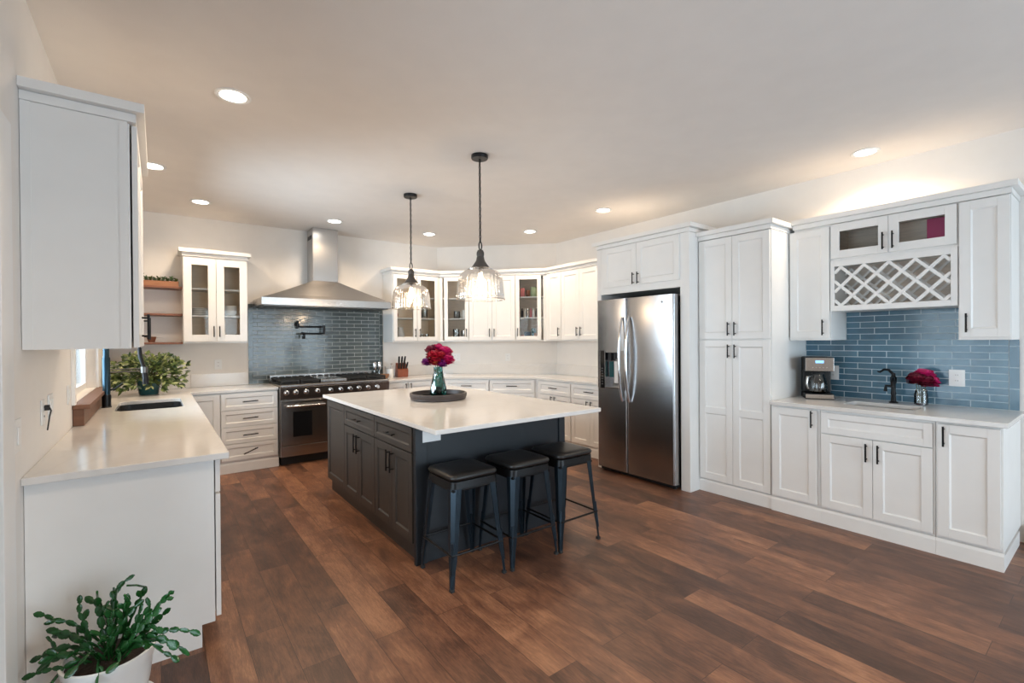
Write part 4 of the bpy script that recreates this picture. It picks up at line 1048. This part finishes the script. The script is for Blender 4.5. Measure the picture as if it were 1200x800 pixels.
# island vase with bouquet
TX, TY = 2.0, 3.75
tr = thing('round_tray', 'round dark wooden tray with raised rim on the island', 'tray', (TX, TY, CT1))
MB().lathe([(.0001, 0.001), (.235, .001), (.245, .008), (.245, .020), (.0001, .020)], n=64).build('tray_base', M_traym, tr)
MB().lathe([(.228, .0205), (.246, .0205), (.252, .030), (.252, .056), (.246, .060), (.236, .058), (.232, .030), (.228, .0205)], n=64).build('rim', M_traym, tr)
vz = CT1+.0215
def bouquet(label_v, label_f, x, y, z, vase_fn, blooms, stems, drop=.012):
    v_ = thing('vase', label_v, 'vase', (x, y, z)); vase_fn(v_)
    f_ = thing('flower_bouquet', label_f, 'flowers', (x, y, z))
    s = MB()
    for p0, p1 in stems: s.path([p0, ((p0[0]+p1[0])/2, (p0[1]+p1[1])/2, (p0[2]+p1[2])/2+.01), p1], .0028, 6)
    s.build('stems', M_stem, f_)
    for i, (c, R, mat, ctr, n) in enumerate(blooms): flower(f_, 'bloom', (c[0], c[1], c[2]-drop), R*1.12, mat, n, seed=i*7+3, centre=ctr)
    return v_, f_
def teal_vase(v_):
    # faceted tapering vase, eight sides with twisted facets
    mb = MB(); rings = [(.058, .002), (.078, .03), (.074, .08), (.056, .15), (.042, .215), (.040, .262)]; n = 8; vs = []; fs = []
    for i, (r, z) in enumerate(rings):
        for k in range(n): a = 2*PI*(k+(i % 2)*.5)/n; vs.append((r*math.cos(a), r*math.sin(a), z))
    for i in range(len(rings)-1):
        for k in range(n):
            a, b_ = i*n+k, i*n+(k+1) % n
            if i % 2 == 0: c_, d_ = (i+1)*n+k, (i+1)*n+(k-1) % n; fs += [(a, b_, c_), (a, c_, d_)]
            else: c_, d_ = (i+1)*n+(k+1) % n, (i+1)*n+k; fs += [(a, c_, d_), (a, b_, c_)]
    mb.add(vs, fs+[tuple(range(n))[::-1]]); mb.build('vase_body', M_tealg, v_)
    MB().ball((0.0, 0.0, .055), .036, 14).build('dark_pebbles', M_blackm, v_)
bl = [(at(-.02, .37, .05), .072, M_red, True, 40), (at(.055, .40, .0), .068, M_rose, False, 40), (at(-.055, .415, -.01), .060, M_burg, False, 34), (at(.00, .43, -.02), .058, M_rose, False, 34),
      (at(-.095, .315, .02), .048, M_purple, False, 30), (at(.085, .335, .03), .060, M_rose, False, 34), (at(.045, .305, .055), .048, M_purple, False, 30), (at(-.01, .325, .07), .055, M_red, True, 30),
      (at(.0, .35, -.08), .065, M_rose, False, 34), (at(.035, .38, .07), .045, M_red, True, 30)]
bouquet('teal faceted glass vase standing on the round tray', 'magenta and crimson blooms in the teal vase on the island', TX, TY, vz, teal_vase, bl,
        [((at(.01*i, .04, .01)), at((i-2)*.015, .33, .0)) for i in range(5)])
def jar(v_):
    mb = MB(); mb.open_lathe([(.0001, .002), (.036, .002), (.042, .008), (.042, .085), (.036, .10), (.040, .118)], n=28); mb.build('jar_body', M_clearg, v_)
bl = [(at(-.055, .205, .02), .058, M_burg, True, 36), (at(.025, .235, .0), .060, M_rose, False, 36), (at(.045, .185, .03), .055, M_rose, False, 36), (at(-.01, .195, .05), .055, M_burg, False, 32), (at(.0, .22, -.04), .05, M_burg, False, 30), (at(.075, .20, -.01), .045, M_purple, False, 28)]
bouquet('small clear glass jar vase beside the bar tap', 'burgundy and magenta blooms in the glass jar against the blue tiles', 4.655, .985, CT1+.001, jar, bl, [(at(.01*(i-2), .02, 0), at((i-2)*.02, .19, 0)) for i in range(5)])

# ---------------------------------------------------------------- plants
def leaf(mb, p, d, L, w, nrm=None, bend=.3, n=4, fold=.15):
    d = Vector(d).normalized(); nrm = Vector(nrm or (0, 0, 1)); sd = d.cross(nrm)
    sd = sd.normalized() if sd.length > 1e-4 else Vector((1, 0, 0)); up = sd.cross(d).normalized(); p = Vector(p); rows = []
    prof = [0.06, .62, 1.0, .78, .05] if n == 4 else [math.sin(PI*min(.97, .05+i/n*.95))**.7 for i in range(n+1)]
    for i in range(n+1):
        u = i/n; c = p+d*(L*u)-up*(bend*L*u*u); hw_ = w/2*prof[i]
        rows.append([c-sd*hw_+up*hw_*fold, c, c+sd*hw_+up*hw_*fold])
    mb.add([v_ for r in rows for v_ in r], [(a*3+b_, a*3+b_+1, a*3+b_+4, a*3+b_+3) for a in range(n) for b_ in range(2)], True)
# foreground holiday cactus
PX_, PY_ = -.160, 2.400
t = thing('potted_cactus', 'jointed leaf holiday cactus in a white pot on the floor by the end panel', 'potted plant', (PX_, PY_, 0), R_(0))
MB().lathe([(.0001, .0), (.120, .0), (.142, .010), (.146, .026), (.140, .026), (.132, .014), (.0001, .012)], n=48).build('saucer', M_ceram, t)
MB().lathe([(.0001, .0145), (.100, .0145), (.108, .02), (.126, .11), (.138, .20), (.144, .218), (.146, .240), (.140, .244), (.134, .240), (.130, .215), (.0001, .212)], n=64).build('pot', M_ceram, t)
MB().lathe([(.0001, .225), (.05, .227), (.09, .223), (.129, .218), (.129, .2125), (.0001, .2125)], n=40).build('soil', M_soil, t)
mk = MB(); mk.ball((0, 0, 0), .006, 8, (1.6, .3, .7)); 
rnc = random.Random(11)
def seg_leaf(mb, p, d, L, w, face):
    """one flattened stem joint: thick blade, notched shoulders"""
    d = Vector(d).normalized(); f_ = Vector(face); f_ = (f_-d*f_.dot(d)).normalized(); sd = d.cross(f_); p = Vector(p)
    prof = [(0, .16), (.10, .48), (.25, .80), (.34, .74), (.52, 1.0), (.64, .93), (.82, .80), (.93, .52), (1.0, .24)]
    th = .0035; vs = []; 
    for u, k in prof:
        c = p+d*(L*u); h_ = w/2*k
        vs += [c-sd*h_, c-sd*h_*.35+f_*th, c+sd*h_*.35+f_*th, c+sd*h_, c+sd*h_*.35-f_*th, c-sd*h_*.35-f_*th]
    m_ = 6; fs = [(i*m_+k, i*m_+(k+1) % m_, (i+1)*m_+(k+1) % m_, (i+1)*m_+k) for i in range(len(prof)-1) for k in range(m_)]
    mb.add(vs, fs+[tuple(range(m_))[::-1], tuple(range(len(vs)-m_, len(vs)))], True)
    return p+d*L*.97
def cactus_branch(mbs, p, d, n, grav, face):
    d = Vector(d).normalized()
    for i in range(n):
        L = rnc.uniform(.034, .052); w_ = L*rnc.uniform(.46, .60)
        p = seg_leaf(mbs[1] if (i == n-1 and rnc.random() < .35) else mbs[0], p, d, L, w_, face)
        if rnc.random() < .40 and i > 0 and n-i > 1:
            d3 = (d+Vector((rnc.uniform(-.8, .8), rnc.uniform(-.8, .8), rnc.uniform(-.3, .5)))).normalized()
            cactus_branch(mbs, p, d3, min(2, n-i), grav, (rnc.uniform(-1, 1), -1, rnc.uniform(-.3, .8)))
        d = (d+Vector((rnc.uniform(-.28, .28), rnc.uniform(-.28, .28), rnc.uniform(-.18, .14)-grav))).normalized()
        face = Vector(face)+Vector((rnc.uniform(-.5, .5), rnc.uniform(-.2, .2), rnc.uniform(-.4, .4)))
ma = MB()
def shoot(end, bend=.05, n=None, start=None, side=True):
    # stems of joints following an arc from the soil to 'end' (u right, v up, w towards the camera), metres from the soil centre
    end = (end[0]*1.22, end[1]*1.12, end[2])
    a = start or (end[0]*.18+rnc.uniform(-.03, .03), 0, end[2]*.3+rnc.uniform(-.03, .03))
    P0 = Vector(at(*a)); P2 = Vector(at(*end)); P1 = P0.lerp(P2, .5)+Vector(at(0, bend, 0))
    L = (P2-P0).length*1.08; n = n or max(2, round(L/.050)); O = Vector((0, 0, .222))
    for i in range(n):
        b = lambda u: P0*(1-u)**2+P1*2*u*(1-u)+P2*u*u
        p, q = b(i/n), b((i+1)/n); Lk = (q-p).length
        face = Vector(at(rnc.uniform(-.9, .9), rnc.uniform(-.3, .8), 1))
        seg_leaf(ma, p+O, q-p, Lk*1.03, min(.033, Lk*rnc.uniform(.50, .66)) if i else .012, face)
        if side and i > 0 and rnc.random() < .85:
            d3 = ((q-p).normalized()+Vector(at(rnc.uniform(-.9, .9), rnc.uniform(-.5, .7), rnc.uniform(-.5, .7)))).normalized(); pp = q+O
            for m in range(rnc.choice((1, 1, 2))):
                Ls_ = rnc.uniform(.032, .046); pp = seg_leaf(ma, pp, d3, Ls_, Ls_*.56, Vector(at(rnc.uniform(-.8, .8), rnc.uniform(-.3, .8), 1))); d3 = (d3+Vector((0, 0, -.25))).normalized()
for e_, b_ in (((.025, .235, .0), .0), ((.060, .215, .0), .02), ((.10, .225, -.03), .02), ((.085, .205, .03), .02), ((.0, .20, -.03), .01), ((-.035, .175, .0), .02),
               ((.19, .215, .0), .0), ((.19, .185, .04), .02), ((.13, .17, .0), .02), ((-.095, .150, .0), .04), ((-.150, .145, .03), .06), ((-.11, .115, .05), .04), ((-.16, .075, .0), .06), ((-.19, .02, .03), .08),
               ((-.15, .03, .08), .07), ((-.175, -.015, .07), .09), ((-.09, -.02, .13), .09), ((.06, -.01, .14), .09), ((.0, .05, .13), .08), ((.10, .04, .10), .07), ((.17, .07, .06), .08), ((.19, .03, .03), .10),
               ((.05, .11, .08), .04), ((-.05, .10, .08), .04), ((.02, .15, .03), .02), ((-.07, .13, -.06), .03), ((.12, .10, -.08), .03), ((.15, .12, .03), .05), ((-.02, .08, .10), .04), ((.07, .15, .02), .02)):
    shoot(e_, b_)
shoot((.30, .085, .02), .11, 8, side=False); shoot((.27, .02, .03), .14, 7, side=False); shoot((.245, .055, .05), .12, 6)
ma.build('cactus_stems', M_cactus, t)

# leafy plant in the corner by the sink
t = thing('potted_plant', 'bushy variegated plant in a dark teal pot in the counter corner', 'potted plant', (-.075, 5.98, CT1+.001))
MB().lathe([(.0001, 0), (.075, 0), (.082, .01), (.098, .14), (.100, .150), (.092, .150), (.088, .135), (.0001, .130)], n=36).build('pot', M_teal, t)
MB().lathe([(.0001, .1305), (.087, .1305), (.087, .1355), (.0001, .140)], n=24).build('soil', M_soil, t)
rp = random.Random(5); Ls = [MB(), MB(), MB()]; st = MB()
for i in range(430):
    th = rp.uniform(0, 2*PI); ex = rp.uniform(.2, 1)**.6
    el = rp.uniform(-.75, 1.15)
    R = Vector((.34*math.cos(el)*math.cos(th)*ex, .27*math.cos(el)*math.sin(th)*ex, .20+.22*math.sin(el)*ex))
    if R.z < .02: R.z = .02+rp.uniform(0, .06)
    if R.x < -.29: R.x = -.29
    base = Vector((rp.uniform(-.05, .05), rp.uniform(-.05, .05), .135))
    if i % 3 == 0: st.path([base, base.lerp(R, .5)+Vector((0, 0, .04)), R], .0022, 5)
    for k in range(3):
        dd = (R-base).normalized()+Vector((rp.uniform(-.8, .8), rp.uniform(-.8, .8), rp.uniform(-.7, .4)))
        L_ = rp.uniform(.038, .068)
        if R.x+dd.x*L_ < -.33: dd.x = abs(dd.x)
        leaf(Ls[rp.choice((0, 0, 1, 2, 2))], R, dd, L_, rp.uniform(.018, .030), (rp.uniform(-.6, .6), -.7, .6), rp.uniform(0, .5))
for m_, l_ in zip((M_leafa, M_leafb, M_leafc), Ls): l_.build('foliage', m_, t, smooth_ang=80)
st.build('stems', M_stem, t)

# shelves left of the glass cabinet
for z, lab in ((2.045, 'top'), (1.748, 'middle'), (1.437, 'lowest')):
    s = tag(MB().box(XL+.001, .2205, 6.29, YB-.001, z-.022, z).build('wall_shelf', M_shelfw, bevel=.002), lab + ' walnut wall shelf between the left wall and the glass cabinet', 'shelf', 'walnut shelves in the far left corner')
t = thing('planter_box', 'shallow wooden planter box of succulents on the top walnut shelf', 'planter', (.02, 6.40, 2.046))
b = MB(); b.box(-.18, .17, -.08, -.07, 0, .055); b.box(-.18, .17, .07, .08, 0, .055); b.box(-.18, -.17, -.07, .07, 0, .055); b.box(.16, .17, -.07, .07, 0, .055); b.box(-.17, .16, -.07, .07, 0, .01)
b.build('wooden_box', pm('light_crate_wood', (.34, .15, .07), .5, noise=(6, .35, (1, 9, 9))), t)
MB().box(-.169, .159, -.069, .069, .0105, .045).build('soil', M_soil, t)
su = [MB(), MB()]; rs = random.Random(8)
for i in range(9):
    cx, cy = -.15+i*.037, rs.uniform(-.03, .03); hh = rs.uniform(.03, .07)
    for k in range(34):
        a = k*2.4; el = rs.uniform(.2, 1.2); leaf(su[i % 2], (cx, cy, .044+rs.uniform(0, hh)), (math.cos(a)*math.cos(el), math.sin(a)*math.cos(el), math.sin(el)), rs.uniform(.026, .044), .018, (0, 0, 1), .1)
for m_, l_ in zip((M_leafc, pm('sage_leaf', (.16, .24, .12), .5)), su): l_.build('succulents', m_, t, smooth_ang=80)
t = thing('small_potted_plant', 'tiny brown pot with a trailing sprig on the lowest walnut shelf', 'potted plant', (-.052, 6.37, 1.438))
MB().lathe([(.0001, 0), (.028, 0), (.042, .055), (.043, .060), (.037, .060), (.034, .050), (.0001, .048)], n=24).build('pot', M_terra, t)
lf = MB(); 
for k in range(9):
    a = k*2.2; leaf(lf, (0, 0, .05), (math.cos(a), math.sin(a)*.6, .5), .05, .016, (0, 0, 1), .6)
leaf(lf, (.02, -.01, .05), (1, -.2, .1), .09, .014, (0, 0, 1), .2); lf.build('leaves', M_leafa, t, smooth_ang=80)

# ---------------------------------------------------------------- counter items right of the range
KB = (2.83, 6.33)
t = thing('knife_block', 'reddish wood knife block full of black handled knives', 'knife block', (2.80, 6.35, CT1+.001), R_(-8))
b = MB(); b.add([(-.075, -.06, 0), (.075, -.06, 0), (.075, .09, 0), (-.075, .09, 0), (-.075, -.075, .10), (.075, -.075, .10), (.075, .06, .20), (-.075, .06, .20)], [(3, 2, 1, 0), (0, 1, 5, 4), (1, 2, 6, 5), (2, 3, 7, 6), (3, 0, 4, 7), (4, 5, 6, 7)])
b.build('wooden_block', M_blockw, t, bevel=.003)
for r in range(2):
    for k in range(4 if r == 0 else 3):
        x = -.055+k*.036+r*.018; y, z = (-.045+r*.06, .125+r*.045); L_ = .10+.03*((k*3+r) % 3)/2+(.03 if r else 0)
        kn = MB(); dx = -.35+.16*k; d_ = Vector((dx*.35, -.55, .85)).normalized()
        p0 = Vector((x, y, z)); kn.path([p0, p0+d_*L_*.5, p0+d_*L_], [.011, .0135, .012], 8); kn.build('knife_handle', M_blackm, t)
t = thing('ceramic_crock', 'small white ceramic crock beside the knife block', 'crock', (2.615, 6.33, CT1+.001))
MB().lathe([(.0001, 0), (.043, 0), (.046, .006), (.046, .118), (.040, .122), (.040, .118), (.0001, .02)], n=28).build('crock_body', M_ceram, t)
q = MB(); q.path([(.0, 0, .03), (.01, .0, .16), (.02, 0, .185)], .004, 6); q.ball((.022, 0, .19), .014, 8); q.build('spoon', M_chrome, t)
for i, x in enumerate((2.445, 2.515)):
    t = thing('pepper_mill', ('clear and steel pepper mill nearer the hood, standing behind the burners' if i == 0 else 'clear and steel pepper mill nearer the white crock'), 'mill', (x, 6.47, CT1+.001), 0, 'glass mills by the range')
    MB().lathe([(.0001, 0), (.026, 0), (.026, .02), (.021, .03), (.020, .115), (.0001, .115)], n=20).build('body', M_clearg, t)
    MB().lathe([(.0001, .116), (.022, .116), (.026, .13), (.026, .21), (.020, .222), (.0001, .224)], n=20).build('grinder_top', M_chrome, t)
t = thing('wooden_bowl', 'small round brown wooden bowl between range and crock', 'bowl', (2.505, 6.27, CT1+.001))
MB().lathe([(.0001, 0), (.04, 0), (.062, .025), (.068, .06), (.062, .06), (.055, .03), (.0001, .012)], n=28).build('bowl_body', M_brownb, t)

# ---------------------------------------------------------------- things inside glass cabinets
def put(name, label, cat, prof, mat, loc, group=None, n=24): return tag(MB().lathe(prof, n=n).build(name, mat, loc=loc), label, cat, group)
def bowlp(r, h): return [(.0001, 0), (r*.5, 0), (r*.9, h*.5), (r, h), (r*.94, h), (r*.8, h*.5), (.0001, h*.2)]
def platep(r): return [(.0001, 0), (r*.6, 0), (r, .012), (r, .016), (r*.6, .005), (.0001, .005)]
def cupp(r, h): return [(.0001, 0), (r*.8, 0), (r, h*.15), (r, h), (r*.9, h), (r*.88, h*.2), (.0001, h*.12)]
z = 1.7365
for k in range(5): put('dinner_plate', ['lowest', 'second', 'third', 'fourth', 'topmost'][k] + ' white plate of the stack in the left glass cabinet', 'plate', platep(.105), M_ceram, (.375, 6.37, z+.0165*k), 'white plates left of the hood')
for k in range(4): put('soup_bowl', ['lowest', 'second', 'third', 'topmost'][k] + ' white bowl of the stack behind the right hand pane, left glass cabinet', 'bowl', bowlp(.082, .05), M_ceram, (.67, 6.37, z+.022*k*1.0+.0005*k), 'white bowls left of the hood')
# cabinet right of the hood
def mug(label, loc, mat, r=.038, h=.085):
    t = thing('mug', label, 'mug', loc); MB().lathe(cupp(r, h), n=20).build('mug_body', mat, t)
    MB().path([(r-.003, 0, h*.8), (r+.022, 0, h*.7), (r+.022, 0, h*.35), (r-.003, 0, h*.2)], .005, 6).build('handle', mat, t); return t
zb = UZ+.0185; zm = 1.761; zt = 2.061
mug('red enamel mug behind the left pane, cabinet right of the hood', (2.70, 6.38, zm), M_redc)
t = thing('white_pitcher', 'white tapered pitcher behind the left pane, cabinet right of the hood', 'pitcher', (2.80, 6.38, zb+.0165*3))
MB().lathe([(.0001, 0), (.055, 0), (.05, .06), (.035, .12), (.04, .145), (.034, .145), (.03, .12), (.0001, .02)], n=24).build('pitcher_body', M_ceram, t)
for k in range(3): put('dessert_plate', ['bottom', 'middle', 'top'][k] + ' cream plate under the white pitcher', 'plate', platep(.09), M_ceram, (2.80, 6.38, zb+.0165*k), 'plates under the pitcher')
for k in range(3): put('drinking_glass', ['leftmost', 'centre', 'rightmost'][k] + ' clear glass on the bottom shelf, right pane beside the hood', 'glass', cupp(.030, .10), M_clearg, (3.05+.075*k, 6.36, zb), 'clear glasses right of the hood')
mug('dark mug on the middle shelf behind the right pane beside the hood', (3.08, 6.38, zm), M_steeld)
put('glass_canister', 'dim glass canister on the middle shelf behind the right pane beside the hood', 'canister', cupp(.045, .16), M_clearg, (3.19, 6.40, zm))
# diagonal left cabinet : local placement along the diagonal
def dpos(tm, dep, z): o = diag_pt(UA, tm); return (o[0]+dep*s2, o[1]+dep*s2, z)
t = thing('gravy_jug', 'white jug with a handle behind the left diagonal pane', 'jug', dpos(.35, .12, zm), R_(-45)); MB().lathe([(.0001, 0), (.035, 0), (.048, .05), (.038, .10), (.043, .12), (.037, .12), (.0001, .02)], n=24).build('jug_body', M_ceram, t)
MB().path([(-.04, 0, .10), (-.068, 0, .09), (-.066, 0, .05), (-.045, 0, .035)], .006, 6).build('handle', M_ceram, t)
put('steel_pot', 'grey metal canister behind the left diagonal pane beside the jug', 'canister', cupp(.05, .11), M_steeld, dpos(.22, .15, zm))
put('glass_canister', 'tall glass canister on the bottom shelf behind the left diagonal pane', 'canister', cupp(.05, .17), M_clearg, dpos(.21, .14, zb))
put('steel_canister', 'brushed steel canister on the bottom shelf behind the left diagonal pane', 'canister', cupp(.055, .15), M_steel, dpos(.34, .15, zb))
# diagonal right cabinet groceries
def carton(label, tm, dep, z, w_, h_, mat, cat='box'):
    return tag(MB().box(-w_/2, w_/2, -.03, .03, 0, h_).build('food_carton', mat, loc=dpos(tm, dep, z), rz=R_(-45), bevel=.002), label, cat)
tA = u2
carton('pink carton on the top shelf behind the grocery cabinet pane', tA+.095, .12, zt, .06, .13, M_pink)
put('small_jar', 'brown jar on the top shelf of the grocery cabinet', 'jar', cupp(.03, .10), M_terra, dpos(tA+.17, .12, zt))
put('tea_tin', 'sage green round tin on the top shelf of the grocery cabinet', 'tin', [(.0001, 0), (.055, 0), (.055, .13), (.052, .145), (.0001, .148)], M_sage, dpos(tA+.265, .14, zt))
for k, (mat, nm) in enumerate(((M_blackm, 'black'), (M_ceram, 'white'), (M_steel, 'steel'), (M_pink, 'pink'), (M_ceram, 'cream'), (M_steeld, 'dark grey'))):
    put('spice_bottle', nm + (' bottle first from the left' if k == 0 else ' bottle') + ' on the middle shelf of the grocery cabinet', 'bottle', [(.0001, 0), (.019, 0), (.019, .09), (.010, .105), (.012, .13), (.0001, .132)], mat, dpos(tA+.088+.042*k, .09+.02*(k % 2), zm), 'bottles in the grocery cabinet')
carton('blue packet on the bottom shelf of the grocery cabinet', tA+.16, .14, zb, .09, .12, M_bluep); carton('dark teal packet leaning in the bottom right of the grocery cabinet', tA+.25, .15, zb, .06, .17, M_teal)
carton('orange packet on the bottom shelf of the grocery cabinet', tA+.29, .07, zb, .045, .10, M_orangec)
carton('small pink packet on the bottom shelf of the grocery cabinet', tA+.09, .07, zb, .045, .07, M_pink)
# over the wine rack
zz = 2.0835
tag(MB().box(-.055, .055, -.055, .055, 0, .22).build('storage_box', M_magbin, loc=(BU+.14, .87, zz), bevel=.004), 'magenta box behind the right glass door over the wine rack', 'box')
put('glass_bowl', 'clear glass bowl behind the left glass door over the wine rack', 'bowl', bowlp(.06, .05), M_clearg, (BU+.12, 1.40, zz))
put('white_cup', 'small white cup behind the left glass door over the wine rack', 'cup', cupp(.022, .04), M_ceram, (BU+.10, 1.27, zz))
put('serving_tray', 'flat dark serving tray behind the right glass door over the wine rack', 'tray', platep(.07), M_steeld, (BU+.13, 1.02, zz))
